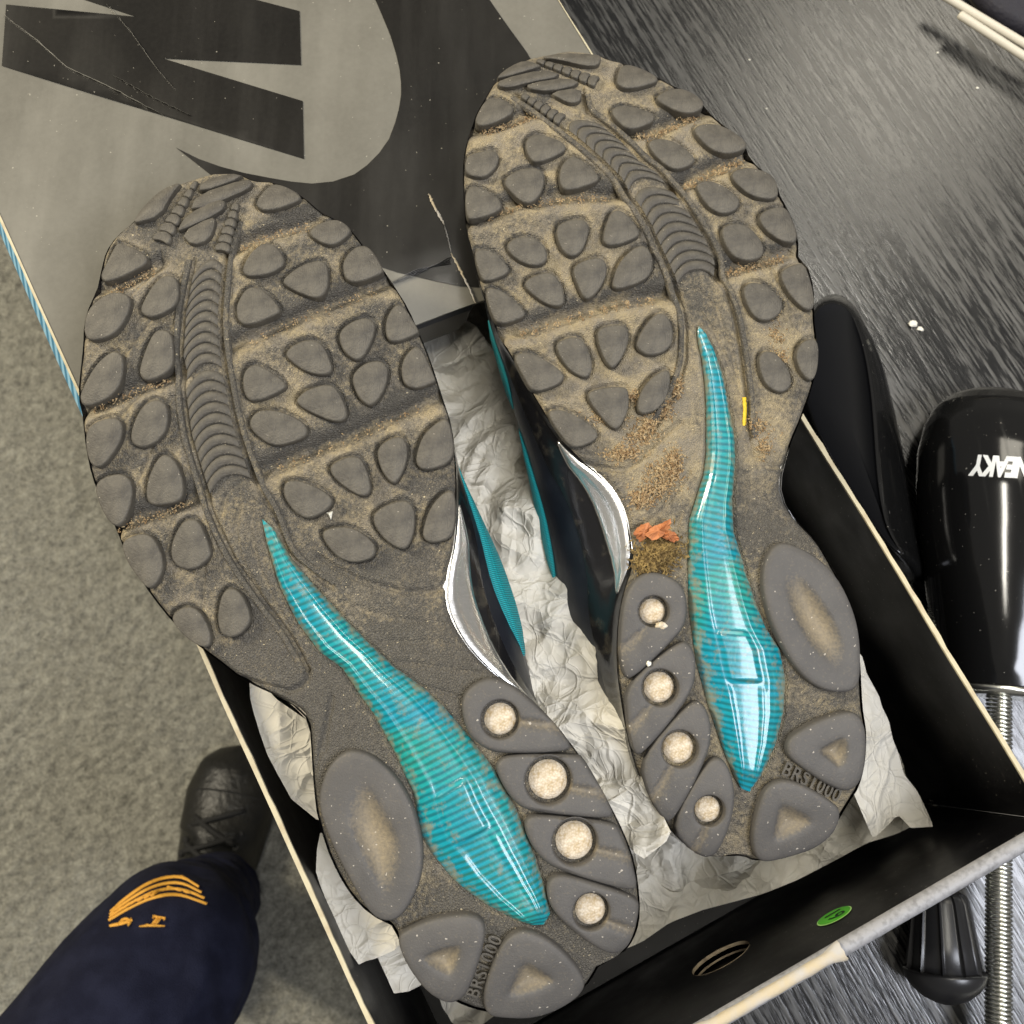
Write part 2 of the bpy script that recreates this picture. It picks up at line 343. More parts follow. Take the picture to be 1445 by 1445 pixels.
aL, aR, bN = uvw(pl)[0], uvw(pr)[0], uvw(pn)[1]
def W(a, b, z): return e2*a+e1*b+ez*z          # box coordinates -> world
BL = 0.335; bF = bN+BL
te = aL+0.006
table = thing('table', 'black wood grain table top holding the shoe box', 'table', W(te+.6, bN+.3, FL))
V, f = box_vf(W(te+.65, bN+.35, -.014), e2, e1, ez, .65, .95, .014)
top = bevel(mk('table_top', V, f, M['table'], table, smooth=False, org=W(te+.65, bN+.35, 0)), .002)
for da in (.08, 1.22):
    for db in (-.52, 1.2):
        V, f = box_vf(W(te+da, bN+db, (FL-.028)/2-.0005), e2, e1, ez, .025, .025, (-FL-.029)/2); mk('leg', V, f, M['tableedge'], table, smooth=False)

# ------------------------------------------------------------------ shoe box tray
tray = thing('shoe_box', 'black cardboard shoe box tray holding two trainers and tissue', 'shoe box', W((aL+aR)/2, (bN+bF)/2, 0))
V, f = box_vf(W((aL+aR)/2, (bN+bF)/2, .0035), e2, e1, ez, (aR-aL)/2-.0008, BL/2-.0008, .0025); mk('bottom_panel', V, f, M['black'], tray, smooth=False)
def side_wall(a, name, sgn):
    n = 70; V = []; T = .0008
    bs = np.linspace(bN-.0052, bF-.003, n)
    for b in bs:
        wob = .0006*noise.noise(Vector((b*25, a*9, 0)))
        for (da, z) in ((-T, .001), (T, .001), (T+wob, RIM-.0009), (-T+wob, RIM-.0009)): V.append(W(a+da, b, z))
    f = grid_faces(n, 4, True)+[(0, 1, 2, 3), tuple((n-1)*4+k for k in (3, 2, 1, 0))]
    wl = mk('side_wall', V, f, M['black'], tray, smooth=False)
    V = []
    for i, b in enumerate(bs):
        wob = .0006*noise.noise(Vector((b*25, a*9, 0))); rg = .0004*noise.noise(Vector((b*160, a*9, 3)))+.0011*max(0, noise.noise(Vector((b*55, a*5, 8)))-.15)
        for (da, z) in ((-T-.0001, RIM-.0010), (T+.0001+rg, RIM-.0010), (T+rg, RIM+rg*.5), (-T, RIM)): V.append(W(a+da+wob, b, z))
    mk('cut_edge', V, f, M['rawedge'], wl, smooth=False)
side_wall(aL, 'left', -1); side_wall(aR, 'right', 1)
V, f = box_vf(W((aL+aR)/2, bF, (RIM)/2), e2, e1, ez, (aR-aL)/2-.0015, .0015, RIM/2-.001); mk('end_wall', V, f, M['black'], tray, smooth=False)
# near end wall with finger hole : polar about the hole
NT_ = .0055
def hit_wall(px, py, b):                      # pixel -> point on plane  e1.p = b
    d = ray(px, py); o_ = np.array([0, 0, H]); t = (b-o_@e1)/(d@e1); return o_+d*t
hc = hit_wall(1017, 1352, bN); ha, hz = hc@e2, hc[2]; hr = .0130
def wall_face(b, n=96):
    rings = [[], [], []]
    a0, a1, zz0, zz1 = aL+.0014, aR-.0014, .001, RIM-.002
    for i in range(n):
        an = 2*math.pi*i/n; c, s = math.cos(an), math.sin(an)
        cand = []
        if c > 1e-9: cand.append((a1-ha)/c)
        if c < -1e-9: cand.append((a0-ha)/c)
        if s > 1e-9: cand.append((zz1-hz)/s)
        if s < -1e-9: cand.append((zz0-hz)/s)
        r = min(cand); rings[0].append((hr, c, s)); rings[1].append((hr*1.25, c, s)); rings[2].append((r, c, s))
    out_ = [[W(ha+r*c, b, hz+r*s) for r, c, s in q] for q in rings]
    corners = [(a0, zz0), (a1, zz0), (a1, zz1), (a0, zz1)]       # snap nearest outer points to the corners
    for ca, cz in corners:
        j = min(range(n), key=lambda i: np.linalg.norm(out_[2][i]-W(ca, b, cz))); out_[2][j] = W(ca, b, cz)
    return [p for q in out_ for p in q]
n = 96; V = wall_face(bN)+wall_face(bN-NT_)
f = grid_faces(3, n, True)+[tuple(x+3*n for x in q)[::-1] for q in grid_faces(3, n, True)]
for i in range(n):
    j = (i+1) % n; f.append((2*n+i, 2*n+j, 5*n+j, 5*n+i))
near = mk('end_wall', V, f, M['black'], tray, smooth=False)
V = [];                                        # cut edges of the hole: two boards
for (b0, b1) in ((bN+.0001, bN-.0012), (bN-.0030, bN-.0038)):
    for b_ in (b0, b1):
        for i in range(n): an = 2*math.pi*i/n; V.append(W(ha+(hr-.0002)*math.cos(an), b_, hz+(hr-.0002)*math.sin(an)))
f = [q for k_ in (0, 1) for q in [tuple(x+2*k_*n for x in t) for t in grid_faces(2, n, True)]]
mk('hole_edge', V, f, M['holeedge'], near)
mk('outer_wrap', [W(ha, bN-.0050, hz)]+[W(ha+.0145*math.cos(2*math.pi*i/48), bN-.0050, hz+.0145*math.sin(2*math.pi*i/48)) for i in range(48)], [(0, 1+i, 1+(i+1) % 48) for i in range(48)], M['black'], near)
V = []; m_ = 60                               # folded, worn rim of the near end
for i in range(m_):
    a = aL+.0014+(aR-aL-.0028)*i/(m_-1); ww = .0003*noise.noise(Vector((a*60, 2, 1)))
    for q in range(9):
        an = math.pi*q/8; V.append(W(a, bN-NT_/2+math.cos(an)*(NT_/2+.0002), RIM-.002+math.sin(an)*.0024+ww))
mk('folded_rim', V, grid_faces(m_, 9)+[], M['worn'], near)
# torn paper along the near rim
V = []; P0 = at(960, 1462, RIM+.001); P1 = at(1188, 1338, RIM+.001); a0, a1 = P0@e2, P1@e2; m_ = 40
for i in range(m_):
    t = i/(m_-1); a = a0+(a1-a0)*t; flare = 1+.75*math.exp(-((t-1)/.06)**2)+.45*math.exp(-((t-.10)/.05)**2)
    for q in range(9):
        an = math.pi*(1.12*q/8-.06); rr = (NT_/2*.72+.0003*noise.noise(Vector((a*150, q, 0))))*flare
        V.append(W(a+.0005*noise.noise(Vector((q*1.7, i*.4, 5))), bN-NT_/2+math.cos(an)*rr*1.05, RIM-.0002+math.sin(an)*.0016*(.6+.5*flare)))
mk('torn_paper_strip', V, grid_faces(m_, 9), M['torn'], near)
# vertical fold line where near end meets the side
mk('corner_crease', *tube([W(aR-.0016, bN+.0006, z) for z in np.linspace(.008, RIM-.004, 12)], .00012, 6), M['worn'], near)
# sticker
sc_ = hit_wall(1177, 1292, bN+.0004)
def disc(cn, r, b, n=40): return [W(cn@e2, b, cn[2])]+[W(cn@e2+r*math.cos(2*math.pi*i/n), b, cn[2]+r*math.sin(2*math.pi*i/n)) for i in range(n)]
def fan(n): return [(0, 1+i, 1+(i+1) % n) for i in range(n)]
stk = thing('round_sticker', 'small round green sticker numbered 19 inside the box end', 'sticker', sc_)
mk('sticker_edge', disc(sc_, .0072, bN+.0003), fan(40), M['greenrim'], stk); mk('sticker_face', disc(sc_, .0067, bN+.0005), fan(40), M['green'], stk)
def text_mesh(body, shear=0, bold=0, space=1.0):
    cu = bpy.data.curves.new('text', 'FONT'); cu.body = body; cu.size = 1; cu.shear = shear; cu.offset = bold; cu.space_character = space
    cu.align_x = 'CENTER'; cu.align_y = 'CENTER'; cu.resolution_u = 4
    o = bpy.data.objects.new('text', cu); C.objects.link(o); bpy.context.view_layer.update()
    me = bpy.data.meshes.new_from_object(o); V = np.array([v.co[:2] for v in me.vertices]); f = [tuple(p.vertices) for p in me.polygons]
    bpy.data.objects.remove(o); bpy.data.meshes.remove(me); return V, f
tv, tf = text_mesh('19', bold=.012)
# letters: up -> +e2, reading direction -> towards the rim (up the wall)
mk('sticker_number', [W(sc_@e2+y*.0098, bN+.0007, sc_[2]+x*.0098) for x, y in tv], tf, M['ink'], stk, smooth=False)

# ------------------------------------------------------------------ lid
LZ = RIM+.0035
lid = thing('shoe_box_lid', 'grey and black printed box lid lying across the far end of the tray', 'lid', W((aL+aR)/2, bF, LZ))
nl = uvw(at(150, 622, LZ)); nr = uvw(at(672, 424, LZ)); slope = (nr[1]-nl[1])/(nr[0]-nl[0]); aLl, aRl = aL-.001, aR+.003
def nearb(a): return nl[1]+slope*(a-nl[0])
bend = nearb(aLl)+.36
na, nb = 40, 60; crb = .027                    # the lid has a bent crease parallel to its near edge
def lid_z(a, b):
    d = b-nearb(a); z = LZ
    if d < crb: z -= .0016*(1-d/crb)
    ra = aRl-a
    return z+.0010*noise.noise(Vector((a*14, b*14, 0)))-.0012*max(0, 1-abs(ra-.085)/.02)*max(0, min(1, (.10-d)/.04))
def lid_pt(px, py, dz=0):
    z = LZ
    for _ in range(8): p = at(px, py, z); z = lid_z(*uvw(p))+dz
    return at(px, py, z)
V = []
for layer in (0, -.0018):
    for j in range(nb):
        for i in range(na):
            a = aLl+(aRl-aLl)*i/(na-1); b0 = nearb(a); b = b0+(bend-b0)*(j/(nb-1))**1.25
            V.append(W(a, b, lid_z(a, b)+layer))
f = grid_faces(nb, na); N0 = na*nb; f += [tuple(x+N0 for x in q)[::-1] for q in grid_faces(nb, na)]
for i in range(na-1): f += [(i, i+1, N0+i+1, N0+i), ((nb-1)*na+i+1, (nb-1)*na+i, N0+(nb-1)*na+i, N0+(nb-1)*na+i+1)]
for j in range(nb-1): f += [((j+1)*na, j*na, N0+j*na, N0+(j+1)*na), (j*na+na-1, (j+1)*na+na-1, N0+(j+1)*na+na-1, N0+j*na+na-1)]
panel = mk('top_panel', V, f, M['lidgrey'], lid, sharp=.6)
def flat_print(name, poly, m, parent, dz, step=14):
    P = np.asarray(poly, float); lo, hi = P.min(0), P.max(0); pts = [tuple(p) for p in resample(np.vstack([P, P[:1]]), max(40, int(np.linalg.norm(np.diff(np.vstack([P, P[:1]]), axis=0), axis=1).sum()/12)))[:-1]]
    B = len(pts); pts2 = list(P) ; pts2 = [tuple(p) for p in P]
    B = len(pts2)
    for x in np.arange(lo[0], hi[0], step):
        for y in np.arange(lo[1], hi[1], step): pts2.append((x+.3, y+.2))
    r = delaunay_2d_cdt([Vector(p) for p in pts2], [], [list(range(B))], 1, 1e-4)
    return mk(name, [lid_pt(v.x, v.y, dz) for v in r[0]], [tuple(q) for q in r[2]], m, parent)
letter = z0([(25, 18), (555, 68), (350, 0), (250, -35), (900, -42), (1050, 0), (1222, 45), (1228, 265), (665, 238), (1235, 412), (1240, 648), (7, 268)])
flat_print('printed_letter', letter, M['lidblack'], panel, .0003)
swoosh = [(248, 208), (280, 224), (311, 235), (345, 244), (381, 251), (410, 256), (440, 259), (470, 256), (500, 246), (518, 233), (535, 216), (549, 196), (558, 172), (563, 153), (566, 134), (566, 118), (564, 98), (559, 76), (551, 50), (542, 28), (530, 0), (505, -45), (600, -50), (665, -50), (691, 0), (716, 36), (743, 73), (770, 120), (785, 200), (780, 290), (740, 370), (700, 398), (677, 405), (649, 404), (608, 395), (560, 384), (450, 350), (350, 290), (294, 244)]
flat_print('printed_curve', swoosh, M['lidblack'], panel, .0003)
# cracked corner: white torn fibre along the crease, fine cracks
def strip(path, wd, name, m, parent, dz=.0006, seed=0):
    P = resample(path, 40); V = []
    for i, (x, y) in enumerate(P):
        t = P[min(i+1, 39)]-P[max(i-1, 0)]; t /= np.linalg.norm(t); nn = np.array([-t[1], t[0]])
        ww = wd*(.55+.9*abs(noise.noise(Vector((i*.35, seed, 0)))))*min(1, .25+4*min(i, 39-i)/39)
        jit = nn*noise.noise(Vector((i*.5, seed, 4)))*1.5
        for s, h in ((-1, 0), (0, .0007), (1, 0)): V.append(lid_pt(*(np.array([x, y])+jit+nn*ww*s), dz+h))
    return mk(name, V, grid_faces(40, 3), m, parent)
strip([(605, 273), (612, 290), (620, 304), (627, 317)], 2.6, 'torn_fibre', M['torn'], panel, seed=1)
strip([(636, 357), (645, 372), (655, 392), (664, 410), (671, 428)], 2.2, 'torn_fibre', M['torn'], panel, seed=2)
strip([(627, 318), (632, 335), (637, 357)], 1.0, 'torn_fibre', M['worn'], panel, seed=3)
for q in range(4): strip([(552, 401-q*1.5), (590, 386-q*2.2), (636, 362+q*3)], .22, 'crease_crack', M['worn'], panel, dz=.0004, seed=5+q)
# creases and scuffs in the grey print
for sd, pth in enumerate(([(5, 20), (50, 55), (95, 95), (150, 120), (230, 162)], [(150, 5), (185, 45), (220, 95), (245, 123)], [(160, 106), (215, 137), (268, 162)])):
    strip(pth, .7 if sd == 0 else .3, 'scuff', M['lidgrey'], panel, dz=.0006, seed=30+sd)
# side flaps
def flap(a, sgn, lean, hgt, name, nearcut=0.0):
    V, U = [], []; n = 50
    for i in range(n):
        b = nearb(a)+nearcut+(bend-nearb(a)-nearcut)*i/(n-1)
        for q in range(4):
            V.append(W(a+sgn*(.0006+lean*q/3), b, lid_z(a, b)-.0014-hgt*q/3)); U.append((q/3, (b-bN)*2.6))
    return mk(name, V, grid_faces(n, 4), M['bluestripe'], lid, uv=U)
flap(aLl, -1, .0062, .016, 'side_flap'); flap(aRl, 1, .006, .016, 'side_flap')
for a, sg in ((aLl, -1), (aRl, 1)):
    V = []; n = 60
    for i in range(n):
        b = nearb(a)+(bend-nearb(a))*i/(n-1); wv = .0005*noise.noise(Vector((b*60, a, 0)))
        for (da, dz) in ((-.0004, .0004), ((.0006 if sg < 0 else .0002)+wv*.6, .0004), ((.0008 if sg < 0 else .0003)+wv*.6, -.0016)): V.append(W(a+sg*da, b, lid_z(a, b)+dz))
    mk('worn_edge', V, grid_faces(n, 3), M['rawedge'], lid)
V = []; n = 40; aS, aE = aL+.004, uvw(at(668, 426, LZ))[0]
for i in range(n):
    a = aS+(aE-aS)*i/(n-1); b = nearb(a)
    for q, (db, dz) in enumerate(((.0004, -.0004), (-.0012, -.0022), (-.0012, -.0035), (-.0006, -.0185 if i < n-2 else -.012))):
        V.append(W(a-(.004*q/3 if i == n-1 else 0), b+db, lid_z(a, b)+dz))
mk('end_flap', V, grid_faces(n, 4), M['satin'], lid, sharp=.5)

# ------------------------------------------------------------------ shoes
def seg_dist(Ps, Pt, line):
    d = np.full(Ps.shape, 1.0); 
    for (s0, t0), (s1, t1) in zip(line[:-1], line[1:]):
        m = (Ps > min(s0, s1)-.012) & (Ps < max(s0, s1)+.012) & (Pt > min(t0, t1)-.012) & (Pt < max(t0, t1)+.012)
        if not m.any(): continue
        x, y = Ps[m]-s0, Pt[m]-t0; dx, dy = s1-s0, t1-t0; L2 = dx*dx+dy*dy+1e-12
        u = np.clip((x*dx+y*dy)/L2, 0, 1); dd = np.hypot(x-u*dx, y-u*dy); d[m] = np.minimum(d[m], dd)
    return d
def inside(Ps, Pt, poly):
    r = np.zeros(Ps.shape, bool); n = len(poly)
    for i in range(n):
        s0, t0 = poly[i]; s1, t1 = poly[(i+1) % n]
        if t0 == t1: continue
        c = (t0 > Pt) != (t1 > Pt); r ^= c & (Ps < (s1-s0)*(Pt-t0)/(t1-t0)+s0)
    return r
class Shoe:
    def __init__(s, heel, toe, zh, zt, D):
        s.D = D; s.zh, s.zt = zh, zt
        h, t = at(*heel, zh)[:2], at(*toe, zt)[:2]; s.o = h; s.L = np.linalg.norm(t-h); s.a = (t-h)/s.L; s.b = np.array([s.a[1], -s.a[0]])
        s.N = np.array([*(-s.a*(zt-zh)/s.L), 1.0]); s.N /= np.linalg.norm(s.N)
    def z(s, S_, T_):
        u = np.asarray(S_)/s.L; T_ = np.asarray(T_)
        return s.zh+(s.zt-s.zh)*u-.013*np.clip((u-.74)/.26, 0, 1.3)**2-.006*np.clip((.12-u)/.12, 0, 1.3)**2+.0015*np.sin(np.clip(u, 0, 1)*math.pi*2.0)-.0022*(T_/.05)**2
    def st(s, px, py, dz=0.0):
        z = (s.zh+s.zt)/2
        for _ in range(10):
            p = at(px, py, z)[:2]-s.o; S_, T_ = p@s.a, p@s.b; z = float(s.z(S_, T_))+dz
        return (S_, T_)
    def sts(s, pts, dz=0.0): return np.array([s.st(*p, dz=dz) for p in pts])
    def P(s, S_, T_, h=0.0):
        S_, T_ = np.asarray(S_, float), np.asarray(T_, float); xy = s.o+S_[..., None]*s.a+T_[..., None]*s.b
        p = np.concatenate([xy, s.z(S_, T_)[..., None]], -1); return p+np.asarray(h)[..., None]*s.N
def row_extents(poly, rows):
    lo, hi = np.full(len(rows), 9.0), np.full(len(rows), -9.0); n = len(poly)
    for i in range(n):
        (s0, t0), (s1, t1) = poly[i], poly[(i+1) % n]
        if s0 == s1: continue
        m = (rows >= min(s0, s1)) & (rows <= max(s0, s1)); t = t0+(t1-t0)*(rows[m]-s0)/(s1-s0)
        lo[m] = np.minimum(lo[m], t); hi[m] = np.maximum(hi[m], t)
    return lo, hi
def raised(sh, poly_st, hgt, name, m, parent, rnd=2, ins=(.0001, .0003, .0008), sink=.0018, attrs=None, top=.0, base=0.0):
    P = chaikin(poly_st, rnd)
    c0_ = P.mean(0); rm = np.linalg.norm(P-c0_, axis=1).mean(); sc_l = lambda d: c0_+(P-c0_)*(1-d/rm)
    rings = [(P, -sink), (sc_l(ins[0]), hgt*.72), (sc_l(ins[1]), hgt*.93), (sc_l(ins[2]), hgt)]
    V = np.concatenate([sh.P(q[:, 0], q[:, 1], np.full(len(q), h+base)) for q, h in rings]); n = len(P)
    c = P.mean(0); V = np.vstack([V, sh.P(np.array([c[0]]), np.array([c[1]]), np.array([hgt+top+base]))])
    f = grid_faces(4, n, True)+[(3*n+i, 3*n+(i+1) % n, 4*n) for i in range(n)]
    return mk(name, V, f, m, parent)
def polar(poly, c, angs):
    out = np.zeros(len(angs)); poly = np.asarray(poly); n = len(poly)
    for k_, an in enumerate(angs):
        d = np.array([math.cos(an), math.sin(an)]); best = 0
        for i in range(n):
            p, q = poly[i]-c, poly[(i+1) % n]-c; e = q-p; den = d[0]*e[1]-d[1]*e[0]
            if abs(den) < 1e-12: continue
            t = (p[0]*e[1]-p[1]*e[0])/den; u = (p[0]*d[1]-p[1]*d[0])/den
            if -1e-6 <= u <= 1+1e-6 and t > 0: best = max(best, t)
        out[k_] = best
    return out
def heel_pod(sh, outline, parent, recess=None, hole=None, hgt=.0036, slit=None):
    O = chaikin(sh.sts(outline, hgt), 2); n = 96; an = np.linspace(0, 2*math.pi, n, endpoint=False)
    if hole is not None:
        c = sh.sts([hole[0]], hgt)[0]; r0 = np.full(n, hole[1]*.335/F*1.20)
    else:
        Rc = chaikin(sh.sts(recess, hgt), 2); c = Rc.mean(0); r0 = polar(Rc, c, an)
    Ro = polar(O, c, an); rings, hs, ds = [], [], []
    def ad(r, h, d=0): rings.append(r); hs.append(np.full(n, h)); ds.append(np.full(n, float(d)))
    ad(Ro, -.0015); ad(Ro-.0001, hgt*.55); ad(Ro-.0005, hgt*.88); ad(np.maximum(Ro-.0012, r0*1.06), hgt)
    for t in (.25, .5, .75): ad(np.maximum(Ro-.0012, r0*1.06)*(1-t)+(r0*1.12)*t, hgt*1.03)
    if hole is not None:
        ad(r0*1.10, hgt*1.02); ad(r0*1.03, hgt*.97); ad(r0*1.0, hgt*.7, .1); ad(r0*.985, -.0012, .1)
        nr_ = len(rings)
    else:
        for k_, h, d in ((1.12, 1.01, 0), (1.0, .95, .15), (.86, .80, .4), (.66, .52, .7), (.42, .28, .95), (.2, .16, 1)): ad(r0*k_, hgt*h, d)
    r, h, d = np.array(rings), np.array(hs), np.array(ds)
    Ss = c[0]+r*np.cos(an); Tt = c[1]+r*np.sin(an)
    if slit is not None:
        sl = sh.sts(slit, hgt); dd = seg_dist(Ss, Tt, sl); h = h-.0013*np.exp(-(dd/.0013)**2)*(h > .002); d = d+.55*np.exp(-(dd/.0016)**2)
    V = sh.P(Ss.ravel(), Tt.ravel(), h.ravel()); nr_ = len(rings); f = grid_faces(nr_, n, True); D_ = d.ravel()
    if hole is None:
        V = np.vstack([V, sh.P(c[:1], c[1:], np.array([hgt*.12]))]); D_ = np.r_[D_, 1]; f += [((nr_-1)*n+i, (nr_-1)*n+(i+1) % n, nr_*n) for i in range(n)]
    o = mk('heel_pod', V, f, M['podd'], parent, attrs={'dirt': D_})
    if hole is not None:
        rr = r0[0]; V = [sh.P(c[:1], c[1:], np.array([.0012]))[0]]; f = []; K = 5
        for q in range(1, K+1):
            for i in range(36):
                a_ = 2*math.pi*i/36; x, y = c[0]+rr*.83*q/K*math.cos(a_), c[1]+rr*.83*q/K*math.sin(a_)
                hh = .0009+.0003*(1-(q/K)**2)+.0002*noise.noise(Vector((x*900, y*900, 0)))-(.0012 if q == K else 0); V.append(sh.P(np.array([x]), np.array([y]), np.array([hh]))[0])
        f = [(0, 1+i, 1+(i+1) % 36) for i in range(36)]+[tuple(1+x for x in q) for q in grid_faces(K, 36, True)]
        mk('window', V, f, M['cream'], o)
    return o

def build_shoe(name, label, cfg):
    D = cfg; sh = Shoe(D['heel'], D['toe'], D['zh'], D['zt'], D)
    mid = sh.P(np.array([.1]), np.array([0.]))[0]; mid[2] = .012
    root = thing(name, label, 'shoe', mid, 'pair of trainers lying sole up in the box')
    out = chaikin(sh.sts(D['outline']), 1); smin, smax = out[:, 0].min(), out[:, 0].max()
    nv, nu = 720, 270
    rows = smin+(smax-smin)*(.5-.5*np.cos(np.linspace(.02, math.pi-.02, nv)))*.6+(smax-smin)*np.linspace(.0008, .9992, nv)*.4
    rows = np.clip(rows, smin+2e-4, smax-2e-4)
    lo, hi = row_extents(out, rows)
    wq = np.linspace(0, 1, nu); SS = np.repeat(rows[:, None], nu, 1); TT = lo[:, None]+(hi-lo)[:, None]*wq
    h = np.zeros_like(SS); dirt = np.zeros_like(SS)
    G = lambda d, w: np.exp(-(d/w)**2)
    L_, R_ = sh.sts(D['spineL']), sh.sts(D['spineR'])
    lugs = [chaikin(sh.sts(p), 1) for p in D['lugs']]
    # flat pads of the forefoot a little proud, midfoot lower
    for line, dep, wd, lip in [(L_, .0020, .0009, 0), (R_, .0020, .0009, 0)]:
        d = seg_dist(SS, TT, line); h -= dep*G(d, wd); h += .0009*G(d-.0026, .0012)*lip; dirt += .55*G(d, .0015)
    for gl, dep, wd in [(sh.sts(q), a_, b_) for q, a_, b_ in D['grooves']]:
        d = seg_dist(SS, TT, gl); h -= dep*G(d, wd); dirt += .25*G(d, wd*1.3)
    for fl in D['flex']:
        P_ = sh.sts(fl); d = seg_dist(SS, TT, P_); h -= .0040*G(d, .0026)-.0008*G(seg_dist(SS, TT, P_-np.array([.0060, 0])), .0030); dirt += .55*G(d, .0022)
        P2 = P_-np.array([.0045, 0]); dirt += .75*G(seg_dist(SS, TT, P2), .0035)*(.4+.6*(SS > 0)); dirt -= .9*G(seg_dist(SS, TT, P_+np.array([.0035, 0])), .0025)
    dl = np.full(SS.shape, 1.0)
    for q in lugs: dl = np.minimum(dl, seg_dist(SS, TT, np.vstack([q, q[:1]])))
    h -= .0014*G(dl, .0007); dirt += .42*G(dl-.0016, .0018)-.5*G(dl, .0007)
    u = (SS-smin)/(smax-smin)
    fore = np.clip((u-.40)/.08, 0, 1); dirt += .26*fore+.30*np.clip((u-.8)/.2, 0, 1)
    heel = np.clip((.33-u)/.06, 0, 1); h -= .0006*heel; dirt += .15*heel
    midf = np.clip((u-.30)/.05, 0, 1)*np.clip((.50-u)/.05, 0, 1); dirt -= .12*midf
    for (c_, r_, a_) in D.get('dirtspots', []):
        c2 = sh.st(*c_); dirt += a_*np.exp(-((SS-c2[0])**2+(TT-c2[1])**2)/(r_*r_))
    # shank seat
    SL, SR = sh.sts(D['shankL']), sh.sts(D['shankR']); sp = np.vstack([SL, SR[::-1]])
    ins = inside(SS, TT, sp); ds = seg_dist(SS, TT, np.vstack([sp, sp[:1]])); h -= .0012*np.where(ins, 1, np.clip(1-ds/.0012, 0, 1)); dirt += .5*G(ds, .0016)*(~ins)
    de = np.minimum(TT-lo[:, None], hi[:, None]-TT); de = np.minimum(de, np.minimum(SS-smin, smax-SS)*1.0); h -= .0018*np.clip(1-de/.0022, 0, 1)**2
    h += .00010*np.sin(SS*900+np.sin(TT*260)*2)*fore*np.clip(dl/.003, 0, 1)
    V = sh.P(SS.ravel(), TT.ravel(), h.ravel())
    outsole = mk('outsole', V, grid_faces(nv, nu), M[D['sole']], root, attrs={'dirt': np.clip(dirt, -.5, 1.6).ravel()})
    # lugs
    for p in D['lugs']:
        q = sh.sts(p, .003); raised(sh, q, .0034+rng.uniform(-.0002, .0003), 'lug', M['lug'], outsole)
    for p in D['bars']: raised(sh, sh.sts(p, .003), .0030, 'toe_bar', M['lug'], outsole, rnd=1, ins=(.0001, .0003, .0006))
    for (p0, p1, w0, w1, nseg) in D['chains']:
        A_, B_ = sh.sts([p0, p1], .003); ax = (B_-A_); Ln = np.linalg.norm(ax); ax /= Ln; nx = np.array([-ax[1], ax[0]]); pxm = .335/F
        for i in range(nseg):
            t0, t1 = (i+.02)/nseg, (i+.98)/nseg; wa, wb = (w0+(w1-w0)*t0)*pxm/2, (w0+(w1-w0)*t1)*pxm/2
            bow = ax*wa*.35
            q = np.array([A_+ax*Ln*t0-nx*wa, A_+ax*Ln*t0-bow, A_+ax*Ln*t0+nx*wa, A_+ax*Ln*t1+nx*wb, A_+ax*Ln*t1-bow*.8, A_+ax*Ln*t1-nx*wb])
            raised(sh, q, .0024, 'toe_segment', M['lug'], outsole, rnd=1, ins=(.0001, .00035, .0008))
    # ribs of the spine
    tl = lambda s_: np.interp(s_, L_[np.argsort(L_[:, 0]), 0], L_[np.argsort(L_[:, 0]), 1]); tr = lambda s_: np.interp(s_, R_[np.argsort(R_[:, 0]), 0], R_[np.argsort(R_[:, 0]), 1])
    for (pa, pb) in D['spans']:
        s_top, s_bot = sh.st(*pa)[0], sh.st(*pb)[0]; nrib = max(2, int(round((s_top-s_bot)/.0037))); pr_ = (s_top-s_bot)/nrib
        for i in range(nrib):
            sc0 = s_bot+pr_*i; V = []; cv = .0036
            prof = [(0.0, -.001), (.04, .0006), (.15, .0010), (.55, .0011), (.88, .0009), (.97, .0004), (1.0, -.001)]
            for (e, hh) in prof:
                for q in np.linspace(-1, 1, 9):
                    s_ = sc0+pr_*.97*e+cv*(1-q*q)-cv*.5; a_, b_ = float(tl(s_)), float(tr(s_)); lo_, hi_ = min(a_, b_)+.0012, max(a_, b_)-.0012
                    V.append(sh.P(np.array([s_]), np.array([(lo_+hi_)/2+(hi_-lo_)/2*q]), np.array([hh*(1 if abs(q) < .95 else .3)]))[0])
            mk('spine_rib', V, grid_faces(7, 9), M['lug'], outsole)
    for line, sg in ((L_, -1), (R_, 1)):
        Q = chaikin(line, 2, closed=False); Q = resample(Q, 110); V = []
        for i in range(110):
            t_ = Q[min(i+1, 109)]-Q[max(i-1, 0)]; t_ /= np.linalg.norm(t_); nx = np.array([-t_[1], t_[0]]); nx = nx*(1 if nx[1]*sg > 0 else -1); e_ = min(1, min(i, 109-i)/6)
            for off, hh in ((.0007, -.0012), (.0008, .0009), (.0011, .00115), (.0022, .00115), (.0026, .0009), (.0030, -.0012)):
                p = Q[i]+nx*off; V.append(sh.P(p[:1], p[1:], np.array([hh*e_ if hh > 0 else hh]))[0])
        mk('rail', V, grid_faces(110, 6), M[D['sole']], outsole, attrs={'dirt': np.full(660, .18)})
    # raised size mark
    tv, tf = text_mesh('BRS1000', bold=.012, space=1.12); A_, B_ = sh.sts(D['text'], .001); ax = B_-A_; Ln = np.linalg.norm(ax); ax /= Ln; up = np.array([-ax[1], ax[0]])*D['textup']
    wd = tv[:, 0].max()-tv[:, 0].min(); sc2 = Ln/wd; cc = (A_+B_)/2
    tp = [cc+ax*x*sc2+up*y*sc2*D.get('texth', 1.0) for x, y in tv]; tp = np.array(tp); nn = len(tp)
    V = np.vstack([sh.P(tp[:, 0], tp[:, 1], np.full(nn, .0010)), sh.P(tp[:, 0], tp[:, 1], np.full(nn, -.0012))]); ed = {}
    for q in tf:
        for a_, b_ in zip(q, q[1:]+q[:1]): ed[(a_, b_)] = 1
    f = [tuple(q) for q in tf]+[(b_, a_, a_+nn, b_+nn) for (a_, b_) in ed if (b_, a_) not in ed]
    mk('raised_lettering', V, f, M['lug'], outsole, smooth=False)
